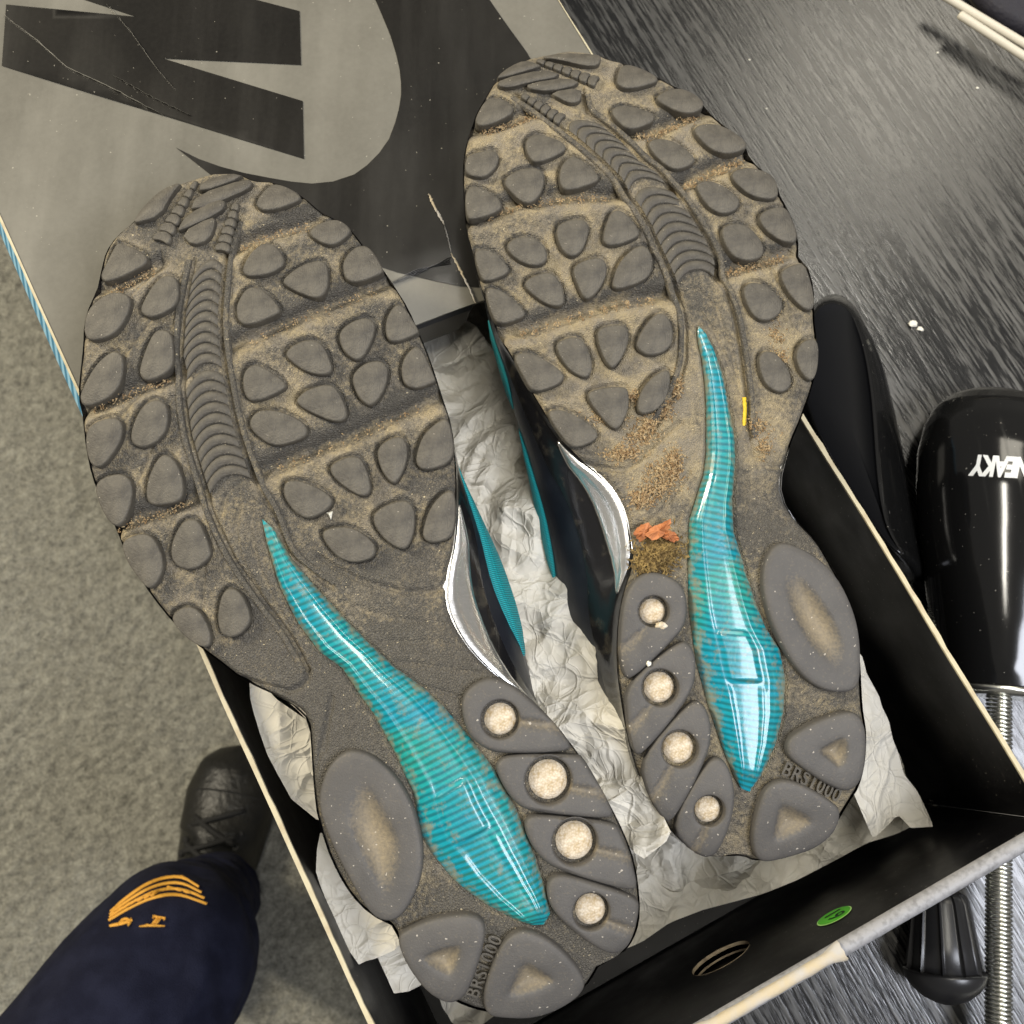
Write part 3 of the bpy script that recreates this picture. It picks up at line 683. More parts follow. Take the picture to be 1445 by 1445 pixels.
    # shank plate
    n, mq = 260, 37; A_, B_ = resample(SL, n), resample(SR, n); V, U, Ed = [], [], []
    for i in range(n):
        v = i/(n-1); endf = min(1, min(v/.06, (1-v)/.045))
        for j in range(mq):
            q = -1+2*j/(mq-1); p = A_[i]*(1-(q+1)/2)+B_[i]*((q+1)/2); wd = np.linalg.norm(B_[i]-A_[i])
            hh = min(1, (1-abs(q))/.34); hh = .55*hh*hh*(3-2*hh)+.45*(1-q*q)
            hgt = .0030*math.sqrt(max(endf, 0))*hh*min(1, wd/.012)+.0004
            # raised rectangular window and ridges
            rx = max(0, min(1, (.40-abs(q+.05))/.05)); rv = max(0, min(1, (v-.655)/.008))*max(0, min(1, (.765-v)/.008)); hgt += .0008*rx*rv
            rid = math.exp(-((abs(q)-.52)/.07)**2)*(1 if v > .30 else v/.30); hgt += .0005*rid*endf
            rid = math.exp(-((abs(q+.05)-.40)/.05)**2)*max(0, min(1, (v-.765)/.02)); hgt += .0005*rid*endf
            if abs(q) == 1: hgt = -.0014
            V.append(sh.P(np.array([p[0]]), np.array([p[1]]), np.array([hgt]))[0]); U.append((q*wd/.03, v)); Ed.append(max(0, (abs(q)-.62)/.38)+.35*max(0, 1-v/.3))
    mk('shank_plate', V, grid_faces(n, mq), M['teal'], root, uv=U, attrs={'dirt': Ed})
    for kw in D['pods']: heel_pod(sh, parent=root, **kw)
    # ---------------- upper and midsole (sole up, so they hang below)
    m_ = 90; rs = smin+(smax-smin)*(.5-.5*np.cos(np.linspace(.06, math.pi-.06, m_))); lo2, hi2 = row_extents(out, rs)
    uu = (rs-smin)/(smax-smin)
    def bulge(key, base, sg):
        b_ = base-sg*.0008*np.ones_like(base)
        if key in D:
            Q = sh.sts(D[key], -.030); Q = Q[np.argsort(Q[:, 0])]; q = np.interp(rs, Q[:, 0], Q[:, 1], left=np.nan, right=np.nan)
            fade = np.where(np.isnan(q), b_, q); b_ = np.maximum(b_, fade) if sg > 0 else np.minimum(b_, fade)
        k_ = np.ones(5)/5; bb = np.convolve(np.pad(b_, 2, 'edge'), k_, 'valid'); return bb
    bl, bh = bulge('bulgeN', lo2, -1), bulge('bulgeP', hi2, 1)
    thick = np.interp(uu, [0, .3, .5, .62, .75, .9, 1], [.083, .083, .068, .050, .038, .030, .022])
    LV = [(0.0, 0.0, 1), (.05, .10, 1), (.14, .52, 1), (.25, .86, 1), (.36, 1.0, 1), (.5, 1.0, .95), (.64, .9, .82), (.8, .8, .62), (1.0, .6, .34)]
    lvw = np.array([x[0] for x in LV]); 
    def loft(i, side, wv):
        e = np.interp(wv, lvw, [x[1] for x in LV]); sc3 = np.interp(wv, lvw, [x[2] for x in LV])
        c_ = (lo2[i]+hi2[i])/2; T_ = (lo2[i]*(1-e)+bl[i]*e) if side < 0 else (hi2[i]*(1-e)+bh[i]*e); T_ = c_+(T_-c_)*sc3
        drop = -.0012-wv*thick[i]
        s_ = rs[i]+(-.010*wv if uu[i] > .9 else 0)
        return sh.P(np.array([s_]), np.array([T_]), np.array([0.]))[0]+np.array([0, 0, drop])
    def body(w_lo, w_hi, name, m, off=0.0, cap=False, nk=9):
        V = []; ring = [(i, -1) for i in range(m_)]+[(i, 1) for i in reversed(range(m_))]; ws = np.linspace(w_lo, w_hi, nk)
        for wv in ws:
            for (i, sd) in ring:
                p = loft(i, sd, wv); V.append(p+np.array([*(sh.b*sd*off), 0]))
        f = grid_faces(nk, len(ring), True)
        if cap:
            n_ = len(ring); bs = (nk-1)*n_
            for i in range(m_-1): f.append((bs+i, bs+i+1, bs+n_-2-i, bs+n_-1-i))
        return mk(name, V, f, m, root)
    body(0, .16, 'midsole', M['midsole'], .0004, nk=7); body(.13, 1.0, 'upper', M['upper'], 0, True, 12)
    def panel(name, side, pa, pb, wa, wb, m, off, prof=None):
        sa, sb = sh.st(*pa, dz=-.03)[0], sh.st(*pb, dz=-.03)[0]; sa, sb = min(sa, sb), max(sa, sb); n = 60; V, U = [], []
        for k_ in range(n):
            t = k_/(n-1); s_ = sa+(sb-sa)*t; fi_ = np.interp(s_, rs, np.arange(m_)); i0 = int(min(m_-2, math.floor(fi_))); fr = fi_-i0
            tp_ = math.sin(math.pi*min(1, max(0, t)))**.6; w0_, w1_ = (wa(t), wb(t)); mid_ = (w0_+w1_)/2; hw = (w1_-w0_)/2*tp_
            for q in range(11):
                wv = mid_+hw*(q/5-1); p = loft(i0, side, wv)*(1-fr)+loft(i0+1, side, wv)*fr; edge_k = .35+.65*math.sin(math.pi*q/10)**.7
                edge = edge_k*min(1, .2+4*t, .2+4*(1-t)) if 0 < q < 10 and 0 < k_ < n-1 else -.6
                V.append(p+np.array([*(sh.b*side), 0])*off*edge+np.array([0, 0, off*.4*edge])); U.append((q/10, t))
        return mk(name, V, grid_faces(n, 11), m, root, uv=U)
    for pn in D['panels']: panel(*pn[:6], M[pn[6]], pn[7])
    return root, sh

left = dict(heel=(720, 1432), toe=(310, 245), zh=.136, zt=.181, sole='soleL', text=[(666, 1406), (701, 1322)], textup=-1, texth=1.2)
left['outline'] = [(188, 312), (212, 283), (240, 262), (275, 250), (300, 244), (335, 243), (352, 252), (368, 255), (390, 256), (425, 275), (450, 298), (470, 307), (490, 318), (510, 345), (540, 380), (556, 405), (575, 435), (590, 470), (605, 505), (618, 545), (626, 570), (636, 600), (641, 640), (643, 690), (641, 764), (630, 810), (628, 840), (634, 868), (650, 900), (672, 928), (700, 955), (745, 985), (790, 1030), (830, 1085), (865, 1145), (890, 1200), (899, 1240), (903, 1290), (897, 1320), (882, 1345), (862, 1356), (845, 1362), (838, 1376), (825, 1395), (790, 1418), (745, 1433), (700, 1431), (660, 1422), (620, 1400), (590, 1365), (566, 1335), (558, 1310), (545, 1299), (530, 1296), (500, 1270), (470, 1220), (450, 1160), (445, 1130), (440, 1060), (437, 1010), (400, 985), (345, 960), (300, 925), (270, 903), (237, 870), (200, 820), (172, 770), (165, 745), (148, 715), (130, 675), (119, 620), (117, 585), (110, 560), (112, 530), (117, 490), (118, 455), (125, 430), (138, 405), (142, 380), (150, 350), (165, 330)]
left['lugs'] = [zA(q) for q in ([(330, 575), (480, 640), (530, 690), (500, 745), (250, 860), (188, 825), (240, 720), (300, 600)],
    [(240, 925), (340, 915), (418, 955), (390, 1080), (300, 1210), (150, 1260), (78, 1215), (105, 1035)],
    [(640, 795), (715, 812), (740, 900), (725, 1000), (640, 1060), (540, 1100), (466, 1060), (480, 1000), (560, 860)])] + \
  [zF(q) for q in ([(470, 260), (508, 300), (497, 400), (450, 460), (350, 505), (317, 470), (345, 400), (400, 310)],
    [(640, 178), (700, 188), (710, 280), (702, 350), (600, 402), (563, 370), (575, 310), (610, 220)],
    [(360, 570), (460, 533), (502, 560), (500, 630), (440, 722), (400, 752), (362, 730), (345, 640)],
    [(600, 475), (650, 463), (687, 500), (682, 590), (640, 642), (580, 670), (532, 650), (530, 600), (560, 520)],
    [(384, 810), (440, 775), (510, 768), (547, 820), (530, 920), (490, 995), (440, 970), (396, 880)],
    [(490, 1050), (540, 1020), (600, 1010), (642, 1050), (670, 1130), (655, 1200), (610, 1252), (560, 1195), (510, 1120)],
    [(740, 965), (790, 948), (822, 980), (860, 1080), (857, 1115), (790, 1168), (720, 1153), (692, 1110), (700, 1040)],
    [(905, 1255), (940, 1228), (987, 1260), (1022, 1340), (1017, 1390), (960, 1443), (900, 1433), (883, 1370), (890, 1310)])] + \
  [zB([(620, 760), (690, 785), (747, 880), (770, 1000), (745, 1088), (640, 1113), (540, 1118), (502, 1060), (520, 930), (570, 820)]),
   [(237, 868), (262, 851), (282, 859), (298, 890), (296, 913), (278, 910), (255, 893)],
   z0([(1105, 742), (1160, 752), (1228, 790), (1222, 818), (1090, 861), (1037, 840), (1050, 800)])] + \
  [zC(q) for q in ([(475, 120), (540, 58), (660, 25), (740, 80), (745, 120), (650, 193), (570, 183)],
    [(98, 300), (150, 218), (230, 165), (303, 195), (343, 260), (348, 310), (260, 363), (140, 381), (87, 360)],
    [(332, 390), (440, 308), (560, 272), (608, 310), (613, 410), (592, 482), (540, 513), (440, 483), (338, 430)],
    [(727, 230), (800, 183), (865, 205), (940, 330), (935, 362), (770, 423), (700, 393), (688, 300)],
    [(67, 520), (110, 447), (180, 432), (263, 490), (323, 570), (313, 603), (120, 681), (58, 640), (52, 570)],
    [(677, 700), (740, 648), (830, 617), (893, 650), (888, 730), (822, 863), (770, 888), (698, 832), (668, 760)],
    [(947, 640), (990, 557), (1045, 527), (1150, 690), (1150, 722), (1000, 781), (948, 742)],
    [(335, 840), (400, 777), (500, 747), (573, 775), (613, 860), (638, 940), (592, 973), (480, 953), (398, 902)],
    [(747, 960), (830, 887), (932, 877), (973, 930), (953, 1050), (872, 1163), (808, 1133), (757, 1050)],
    [(1042, 900), (1080, 828), (1152, 772), (1255, 990), (1245, 1015), (1120, 1058), (1047, 1013)],
    [(87, 960), (150, 892), (242, 928), (353, 1010), (358, 1052), (160, 1138), (97, 1092)],
    [(407, 1110), (480, 1048), (622, 1012), (683, 1080), (725, 1190), (712, 1238), (650, 1253), (518, 1202), (427, 1152)],
    [(132, 1230), (190, 1172), (312, 1177), (452, 1238), (491, 1300), (462, 1352), (290, 1401), (198, 1352), (137, 1290)])] + \
  [zD(q) for q in ([(247, 620), (278, 575), (352, 577), (482, 628), (558, 690), (532, 752), (410, 818), (328, 782), (257, 690)],
    [(517, 510), (570, 457), (682, 422), (743, 470), (783, 620), (762, 673), (700, 673), (578, 592)],
    [(807, 390), (880, 328), (962, 307), (1003, 370), (993, 480), (932, 603), (888, 593), (827, 500)],
    [(1047, 420), (1090, 298), (1212, 197), (1258, 230), (1290, 462), (1110, 528), (1047, 492)],
    [(467, 900), (530, 857), (662, 852), (783, 930), (815, 1000), (782, 1053), (660, 1078), (557, 1032)],
    [(772, 800), (850, 727), (982, 687), (1043, 740), (1043, 880), (1002, 983), (950, 998), (837, 922)],
    [(1087, 870), (1130, 737), (1222, 637), (1290, 640), (1285, 915), (1150, 963), (1087, 932)])]
left['bars'] = [zA(q) for q in ([(760, 160), (690, 240), (600, 400), (430, 452), (422, 425), (500, 320), (620, 210)], [(870, 168), (1080, 103), (1190, 128), (860, 245)],
    [(1200, 138), (1245, 182), (1150, 245), (795, 380), (840, 258)], [(1005, 278), (1058, 300), (1022, 372), (735, 503), (715, 490), (785, 385)], [(955, 398), (988, 430), (940, 562), (815, 605), (735, 515)])]
left['chains'] = [(*zA([(845, 155), (595, 575)]), 30, 150*SA*2.4/2.4, 7), (*zA([(1118, 305), (1015, 640)]), 12, 26, 6)]
left['chains'][0] = (*zA([(845, 155), (595, 575)]), 8, 32, 7)
sL = z0([(790, 1060), (765, 1180), (745, 1290)])+zF([(745, 170), (735, 300), (752, 370), (745, 440), (770, 620), (800, 720), (840, 850), (870, 950), (950, 1120), (1070, 1290), (1150, 1390)])+[(418, 912), (434, 945)]
sR = z0([(965, 900), (930, 1010), (912, 1150), (902, 1290)])+zF([(902, 150), (905, 230), (918, 330), (935, 430), (960, 560), (1000, 690), (1030, 770), (1060, 850), (1120, 940)])+[(405, 780), (440, 810), (468, 828)]
left['spineL'], left['spineR'] = sL, sR
left['spans'] = [((335, 360), (315, 512)), ((318, 520), (355, 668))]
left['flex'] = [[(325, 350), (381, 327), (446, 309)], [(143, 408), (180, 395), (225, 370)], [(325, 486), (414, 448), (500, 414), (551, 394)], [(114, 578), (173, 553), (207, 540), (256, 520)], [(359, 667), (472, 621), (575, 576), (623, 558)], [(150, 748), (193, 728), (235, 716), (283, 696)]]
g1 = lambda p: (p, .0009, .0006)
left['grooves'] = [g1(zA([(610, 650), (590, 720), (500, 860), (410, 945)])), g1(zA([(555, 1095), (480, 1190), (360, 1360)])), g1(zB([(520, 285), (440, 400), (350, 515)])), g1(zB([(550, 720), (500, 850), (445, 980)])), g1(zB([(700, 1220), (640, 1420)])),
    g1(zF([(835, 1130), (820, 1335)])), g1(zA([(775, 800), (730, 850)])), g1(zA([(710, 1110), (670, 1170)])), g1(zB([(680, 390), (650, 480)])),
    (zD([(470, 1045), (560, 1105), (700, 1180), (850, 1225), (950, 1247), (1100, 1258), (1180, 1240), (1225, 1215)]), .0016, .0010),
    ([(434, 945), (433, 958), (425, 968), (408, 976), (375, 968), (345, 958)], .0016, .0010),
    (zF([(990, 800), (920, 860), (900, 950)]), .0008, .0007), (zF([(1040, 880), (980, 900), (960, 1000), (980, 1120), (1060, 1260)]), .0008, .0007), (zF([(1075, 900), (1030, 920), (1020, 1000), (1050, 1150), (1120, 1300), (1180, 1400)]), .0007, .0007),
    (zE([(135, 120), (110, 260), (75, 420)]), .0008, .0008), ([(470, 985), (462, 1030), (458, 1060)], .0007, .0007),
    ([(480, 850), (550, 872), (625, 880)], .0006, .0009), ([(560, 935), (610, 940), (680, 950)], .0007, .0009), ([(540, 905), (610, 905), (650, 910)], .0005, .001), ([(600, 970), (640, 980), (660, 990)], .0008, .0009)]
left['dirtspots'] = [((345, 400), .02, .25), ((450, 560), .02, .2), ((640, 1200), .03, .35), ((420, 900), .02, .1), ((300, 300), .02, .3)]
left['shankL'] = [(370, 734), (376, 765), (395, 830), (420, 880), (450, 920), (482, 943), (510, 985), (527, 1009), (558, 1065), (583, 1120), (593, 1175), (602, 1195), (614, 1213), (645, 1248), (683, 1276), (731, 1300), (752, 1305)]
left['shankR'] = [(371, 733), (386, 745), (412, 790), (447, 830), (500, 887), (555, 940), (600, 973), (624, 995), (662, 1040), (697, 1085), (731, 1148), (752, 1200), (769, 1251), (777, 1289), (768, 1304)]
left['pods'] = [dict(outline=zE([(75, 560), (100, 440), (150, 365), (220, 328), (320, 362), (425, 470), (485, 600), (515, 750), (503, 870), (450, 985), (390, 1045), (305, 1027), (225, 900), (135, 730)]), recess=zE([(235, 490), (285, 480), (345, 570), (405, 680), (415, 760), (385, 890), (340, 920), (290, 820), (220, 690), (200, 590)])),
    dict(outline=zE([(400, 1110), (430, 1072), (560, 1017), (700, 1003), (758, 1028), (768, 1090), (742, 1200), (692, 1335), (640, 1374), (590, 1371), (515, 1322), (435, 1210)]), recess=zE([(495, 1190), (560, 1150), (665, 1125), (660, 1190), (625, 1260), (590, 1250)])),
    dict(outline=zE([(775, 1250), (827, 1130), (880, 1080), (942, 1070), (1043, 1118), (1135, 1210), (1180, 1290), (1150, 1345), (1060, 1405), (950, 1440), (830, 1435), (768, 1424), (750, 1350)]), recess=zE([(845, 1350), (880, 1270), (920, 1195), (980, 1225), (1060, 1280), (980, 1320)])),
    dict(outline=zE([(660, 150), (688, 85), (760, 40), (822, 46), (903, 88), (1005, 180), (1120, 312), (1105, 347), (830, 355), (755, 332), (685, 270)]), hole=(zE([(825, 212)])[0], 23), slit=zE([(895, 222), (1110, 245)])),
    dict(outline=zE([(803, 390), (858, 351), (1140, 352), (1175, 380), (1290, 585), (1285, 623), (950, 593), (877, 552), (815, 450)]), hole=(zE([(1022, 462)])[0], 28), slit=zE([(1110, 492), (1280, 520)])),
    dict(outline=zE([(924, 620), (968, 597), (1290, 627), (1325, 680), (1388, 870), (1380, 923), (1060, 833), (977, 772), (926, 680)]), hole=(zE([(1130, 713)])[0], 27), slit=zE([(1215, 745), (1375, 780)])),
    dict(outline=zE([(1010, 900), (1038, 846), (1110, 846), (1385, 935), (1398, 985), (1365, 1125), (1310, 1175), (1238, 1163), (1097, 1062), (1026, 980)]), hole=(zE([(1197, 997)])[0], 22), slit=zE([(1265, 1040), (1385, 1085)]))]
left['bulgeP'] = [(640, 640), (652, 690), (672, 728), (692, 767), (714, 820), (735, 885), (743, 930), (748, 965), (765, 1000)]
left['panels'] = [('side_stripe', 1, (648, 660), (738, 930), lambda t: .20, lambda t: .46, 'tmesh', .0012), ('arch_panel', 1, (640, 735), (720, 1000), lambda t: .0, lambda t: .118, 'silver', .0024)]

right = dict(heel=(1065, 1214), toe=(795, 72), zh=.122, zt=.172, sole='soleR', text=[zK([(860, 975)])[0], zK([(1098, 1095)])[0]], textup=-1, texth=1.15)
right['outline'] = [(700, 112), (722, 97), (745, 82), (758, 78), (789, 72), (812, 71), (847, 76), (862, 84), (883, 88), (910, 98), (929, 108), (945, 117), (960, 124), (984, 132), (995, 152), (1016, 172), (1048, 194), (1058, 224), (1070, 234), (1097, 256), (1100, 276), (1112, 294), (1124, 322), (1127, 345), (1126, 366), (1138, 370), (1147, 396), (1150, 427), (1148, 438), (1151, 474), (1155, 478), (1153, 507), (1148, 538), (1141, 560), (1130, 591), (1117, 620), (1108, 650), (1099, 684), (1108, 715), (1128, 739), (1153, 764), (1173, 798), (1194, 836), (1208, 888), (1214, 930), (1216, 976), (1218, 1006), (1223, 1030), (1221, 1079), (1212, 1112), (1202, 1127), (1189, 1148), (1172, 1178), (1139, 1199), (1102, 1210), (1069, 1216), (1049, 1207), (1019, 1208), (1006, 1212), (979, 1203), (943, 1167), (916, 1129), (899, 1085), (886, 1036), (876, 976), (871, 926), (874, 870), (882, 830), (892, 806), (895, 777), (893, 765), (885, 724), (868, 690), (845, 665), (822, 650), (795, 620), (768, 580), (751, 551), (724, 503), (704, 472), (698, 452), (684, 418), (674, 388), (667, 352), (659, 327), (655, 268), (654, 231), (657, 212), (662, 190), (669, 172), (673, 158), (686, 136)]
right['lugs'] = [zG(q) for q in ([(220, 420), (300, 415), (393, 458), (413, 500), (380, 545), (200, 620), (138, 592), (155, 525)], [(92, 800), (250, 762), (305, 790), (308, 850), (272, 912), (200, 965), (75, 938), (72, 860)],
    [(477, 720), (520, 670), (590, 660), (733, 708), (770, 750), (742, 793), (570, 866), (507, 832)], [(318, 980), (420, 905), (562, 880), (620, 930), (613, 1030), (562, 1113), (490, 1140), (417, 1092)],
    [(72, 1040), (150, 1005), (292, 1088), (335, 1140), (312, 1194), (120, 1255), (80, 1222)], [(715, 900), (770, 816), (832, 810), (933, 888), (995, 955), (972, 994), (770, 1055), (715, 1012)],
    [(1015, 1330), (1058, 1196), (1120, 1165), (1203, 1228), (1270, 1330), (1243, 1374), (1080, 1430), (1010, 1402)], [(685, 1300), (757, 1246), (882, 1233), (925, 1290), (905, 1390), (862, 1475), (790, 1505), (717, 1442)],
    [(1105, 280), (1127, 208), (1180, 184), (1302, 226), (1395, 280), (1382, 314), (1190, 364), (1106, 332)], [(1060, 510), (1098, 471), (1180, 470), (1333, 508), (1374, 550), (1342, 594), (1200, 643), (1117, 592)])] + \
  [zH(q) for q in ([(285, 420), (398, 356), (500, 350), (624, 418), (650, 480), (562, 530), (448, 513)], [(555, 640), (608, 590), (740, 595), (862, 657), (940, 730), (922, 773), (800, 805), (677, 773)],
    [(250, 720), (308, 685), (441, 706), (563, 798), (594, 855), (472, 910), (388, 883), (297, 802)], [(815, 950), (848, 900), (960, 885), (1095, 928), (1150, 1010), (1145, 1112), (1000, 1100), (897, 1043)],
    [(575, 1020), (618, 975), (722, 985), (853, 1068), (895, 1130), (852, 1194), (750, 1210), (657, 1153)], [(1005, 1240), (1038, 1185), (1130, 1155), (1215, 1163), (1298, 1402), (1180, 1405), (1057, 1323)])] + \
  [[(1014, 320), (1035, 311), (1060, 319), (1079, 345), (1076, 363), (1050, 368), (1027, 356)], [(713, 342), (730, 331), (756, 333), (771, 348), (773, 367), (757, 375), (734, 369), (717, 355)]] + \
  [zI(q) for q in ([(118, 90), (200, 82), (292, 128), (355, 210), (343, 253), (210, 303), (165, 272)], [(436, 310), (498, 256), (622, 226), (684, 300), (712, 420), (682, 460), (588, 444), (487, 372)], [(750, 220), (798, 166), (932, 130), (985, 190), (963, 300), (882, 404), (828, 412), (786, 322)],
    [(1006, 300), (1047, 176), (1139, 80), (1223, 55), (1275, 140), (1264, 242), (1202, 299), (1050, 350), (1010, 332)], [(190, 340), (270, 331), (382, 408), (460, 490), (442, 534), (282, 580), (232, 500)], [(635, 700), (698, 655), (802, 640), (854, 720), (890, 840), (862, 905), (818, 910), (717, 852)],
    [(905, 610), (958, 575), (1082, 565), (1120, 620), (1103, 730), (1032, 845), (988, 850), (926, 732)], [(1155, 690), (1217, 567), (1300, 485), (1363, 507), (1400, 600), (1395, 692), (1342, 750), (1240, 775), (1170, 732)], [(370, 765), (450, 740), (562, 777), (694, 868), (710, 920), (642, 970), (500, 1010), (436, 900)],
    [(835, 1020), (898, 975), (1092, 955), (1120, 1010), (1114, 1120), (1062, 1225), (1018, 1245), (926, 1152)], [(1160, 1090), (1197, 976), (1278, 886), (1373, 840), (1385, 950), (1343, 1062), (1282, 1125), (1188, 1150)], [(582, 1130), (650, 1100), (762, 1136), (883, 1208), (925, 1270), (902, 1314), (772, 1364), (705, 1315)])] + \
  [zJ(q) for q in ([(1080, 230), (1160, 186), (1250, 172), (1318, 440), (1272, 495), (1177, 424), (1106, 322)], [(845, 340), (888, 295), (972, 306), (1064, 368), (1110, 440), (1083, 515), (990, 555), (917, 523), (866, 432)], [(1175, 760), (1228, 665), (1332, 650), (1330, 850), (1290, 945), (1217, 884)], [(945, 770), (988, 730), (1062, 746), (1134, 838), (1165, 930), (1143, 984), (1080, 1010), (997, 963), (956, 872)])]
right['bars'] = [zG(q) for q in ([(575, 138), (720, 108), (980, 117), (1010, 140), (985, 195), (900, 200), (700, 152)], [(485, 155), (570, 178), (605, 200), (310, 284), (286, 272), (380, 198)], [(620, 215), (755, 262), (500, 313), (370, 348), (288, 332), (310, 288)], [(790, 272), (875, 320), (650, 373), (497, 352), (498, 315)], [(645, 373), (865, 338), (875, 432), (800, 455), (715, 420)])]
right['chains'] = [(*zG([(565, 150), (985, 300)]), 9, 24, 7), (*zG([(465, 385), (745, 560)]), 11, 24, 6)]
right['spineL'] = zG([(420, 400), (560, 500), (680, 590), (850, 720), (1000, 850), (1120, 970), (1180, 1080), (1250, 1170), (1330, 1300)])+zJ([(270, 0), (340, 150), (400, 280), (425, 370), (470, 480), (488, 600), (485, 800), (450, 930), (380, 1080), (280, 1250)])
right['spineR'] = zG([(880, 400), (900, 520), (1000, 590), (1150, 710), (1280, 850)])+zH([(340, 930), (400, 1010), (450, 1060), (560, 1210), (650, 1360)])+zJ([(640, 60), (690, 180), (683, 280), (740, 360), (800, 520), (840, 750), (860, 900), (880, 1050), (880, 1200), (905, 1300)])
right['spans'] = [((815, 175), (890, 262)), ((905, 272), (965, 392))]
right['flex'] = [zG([(140, 640), (300, 600), (520, 520), (620, 500)]), zG([(110, 1250), (420, 1130), (800, 1080), (1150, 1070)]), zH([(450, 1040), (620, 940), (850, 840), (950, 800)]), zH([(120, 660), (300, 640), (480, 560), (640, 500)]), zI([(290, 640), (500, 590), (800, 490), (1100, 410), (1400, 370)]), zJ([(690, 240), (850, 190), (1000, 150), (1150, 110)])]
right['grooves'] = [(zI([(1445, 1200), (1330, 1290), (1200, 1420), (1100, 1500), (1000, 1500), (850, 1470)]), .0016, .0010), (zL([(320, 400), (345, 470), (400, 512), (470, 515)]), .0015, .0010),
    (zJ([(430, 380), (560, 350), (680, 470), (780, 760), (830, 1000)]), .0007, .0007), (zJ([(500, 480), (580, 490), (680, 640), (760, 830)]), .0007, .0007), (zG([(620, 260), (480, 310)]), .0008, .0006), (zG([(880, 350), (870, 560)]), .0010, .0007),
    g1(zJ([(960, 100), (1070, 300)])), ([(972, 668), (950, 700), (930, 725), (895, 750)], .0010, .0009), ([(895, 715), (935, 685), (980, 640)], .0006, .0008), ([(962, 725), (955, 740)], .0010, .0008), ([(1060, 690), (1110, 735)], .0006, .0008)]
right['dirtspots'] = [((905, 600), .016, .9), ((925, 690), .016, .75), ((930, 780), .013, 1.2), ((850, 520), .02, .5), ((1090, 480), .012, .8), ((1080, 620), .018, .55), ((800, 380), .014, .6), ((860, 110), .014, .5), ((790, 200), .02, .3), ((1000, 250), .02, .3), ((960, 600), .02, .5), ((1060, 830), .015, .15), ((1050, 1080), .03, .3)]
right['shankL'] = [(985, 461), (984, 472), (987, 490), (991, 507), (995, 540), (997, 574), (997, 618), (997, 640), (993, 670), (982, 705), (973, 733), (971, 774), (971, 800), (973, 860), (983, 933), (999, 992), (1019, 1052), (1036, 1095), (1046, 1113)]
right['shankR'] = [(987, 461), (997, 472), (1008, 494), (1019, 525), (1028, 569), (1033, 596), (1037, 618), (1038, 653), (1034, 705), (1036, 750), (1049, 791), (1052, 803), (1066, 846), (1082, 886), (1102, 916), (1110, 959), (1107, 1006), (1096, 1049), (1076, 1092), (1058, 1117)]
right['pods'] = [dict(outline=zK([(765, 190), (775, 85), (828, 4), (900, 14), (1003, 66), (1095, 158), (1156, 280), (1187, 400), (1192, 560), (1174, 645), (1060, 653), (957, 603), (865, 482), (795, 330)]), recess=zK([(875, 145), (925, 145), (1005, 228), (1077, 340), (1117, 450), (1105, 520), (1060, 527), (975, 452), (905, 330), (868, 220)])),
    dict(outline=zK([(870, 870), (897, 826), (1000, 765), (1132, 722), (1190, 743), (1217, 820), (1211, 962), (1184, 1044), (1130, 1076), (1048, 1044), (957, 984), (876, 922)]), recess=zK([(1000, 895), (1060, 860), (1122, 830), (1137, 900), (1107, 980), (1060, 940)])),
    dict(outline=zK([(724, 1240), (756, 1108), (798, 1035), (870, 1014), (962, 1046), (1064, 1107), (1111, 1150), (1085, 1242), (1003, 1315), (860, 1361), (760, 1376), (729, 1322)]), recess=zK([(810, 1290), (825, 1200), (842, 1125), (880, 1125), (1000, 1190), (930, 1245)])),
    dict(outline=zK([(158, 462), (172, 280), (206, 186), (268, 134), (332, 134), (424, 176), (455, 250), (450, 352), (403, 419), (216, 596), (178, 584)]), hole=(zK([(308, 303)])[0], 19.5), slit=zK([(268, 385), (170, 465)])),
    dict(outline=zK([(183, 610), (420, 420), (473, 446), (495, 530), (474, 663), (262, 916), (222, 916), (193, 780)]), hole=(zK([(336, 628)])[0], 23), slit=zK([(285, 720), (205, 800)])),
    dict(outline=zK([(243, 930), (458, 684), (522, 685), (560, 790), (544, 923), (392, 1196), (358, 1206), (283, 1092)]), hole=(zK([(420, 888)])[0], 23), slit=zK([(375, 975), (300, 1105)])),
    dict(outline=zK([(366, 1220), (537, 930), (602, 920), (645, 1000), (660, 1120), (624, 1253), (562, 1361), (478, 1337)]), hole=(zK([(545, 1152)])[0], 19.5), slit=zK([(525, 1235), (475, 1325)]))]
right['bulgeN'] = [(683, 440), (692, 480), (710, 546), (729, 603), (745, 659), (763, 745), (776, 795), (794, 868), (824, 932), (850, 1000), (870, 1060), (893, 1115), (935, 1175)]
right['panels'] = [('side_stripe', -1, (693, 470), (722, 590), lambda t: .22, lambda t: .50, 'tmesh', .0010), ('side_stripe', -1, (732, 608), (795, 835), lambda t: .29, lambda t: .48, 'tmesh', .0012), ('arch_panel', -1, (815, 640), (880, 850), lambda t: .0, lambda t: .095, 'silver', .0024), ('arch_panel', 1, (1108, 650), (1150, 765), lambda t: .0, lambda t: .12, 'silver', .0012)]
shoeL, SL_ = build_shoe('trainer', 'cleaner trainer lying sole up, left one of the two in the box', left)
shoeR, SR_ = build_shoe('trainer', 'muddier trainer lying sole up with grass and leaf bits stuck to it', right)
# black pull tab of the right shoe
p0, p1 = at(728, 808, .075), at(778, 790, .08); V, f = box_vf((p0+p1)/2, (p1-p0)/np.linalg.norm(p1-p0), e1, ez, np.linalg.norm(p1-p0)/2, .0016, .0006); mk('pull_tab', V, f, M['matteb'], shoeR, smooth=False)

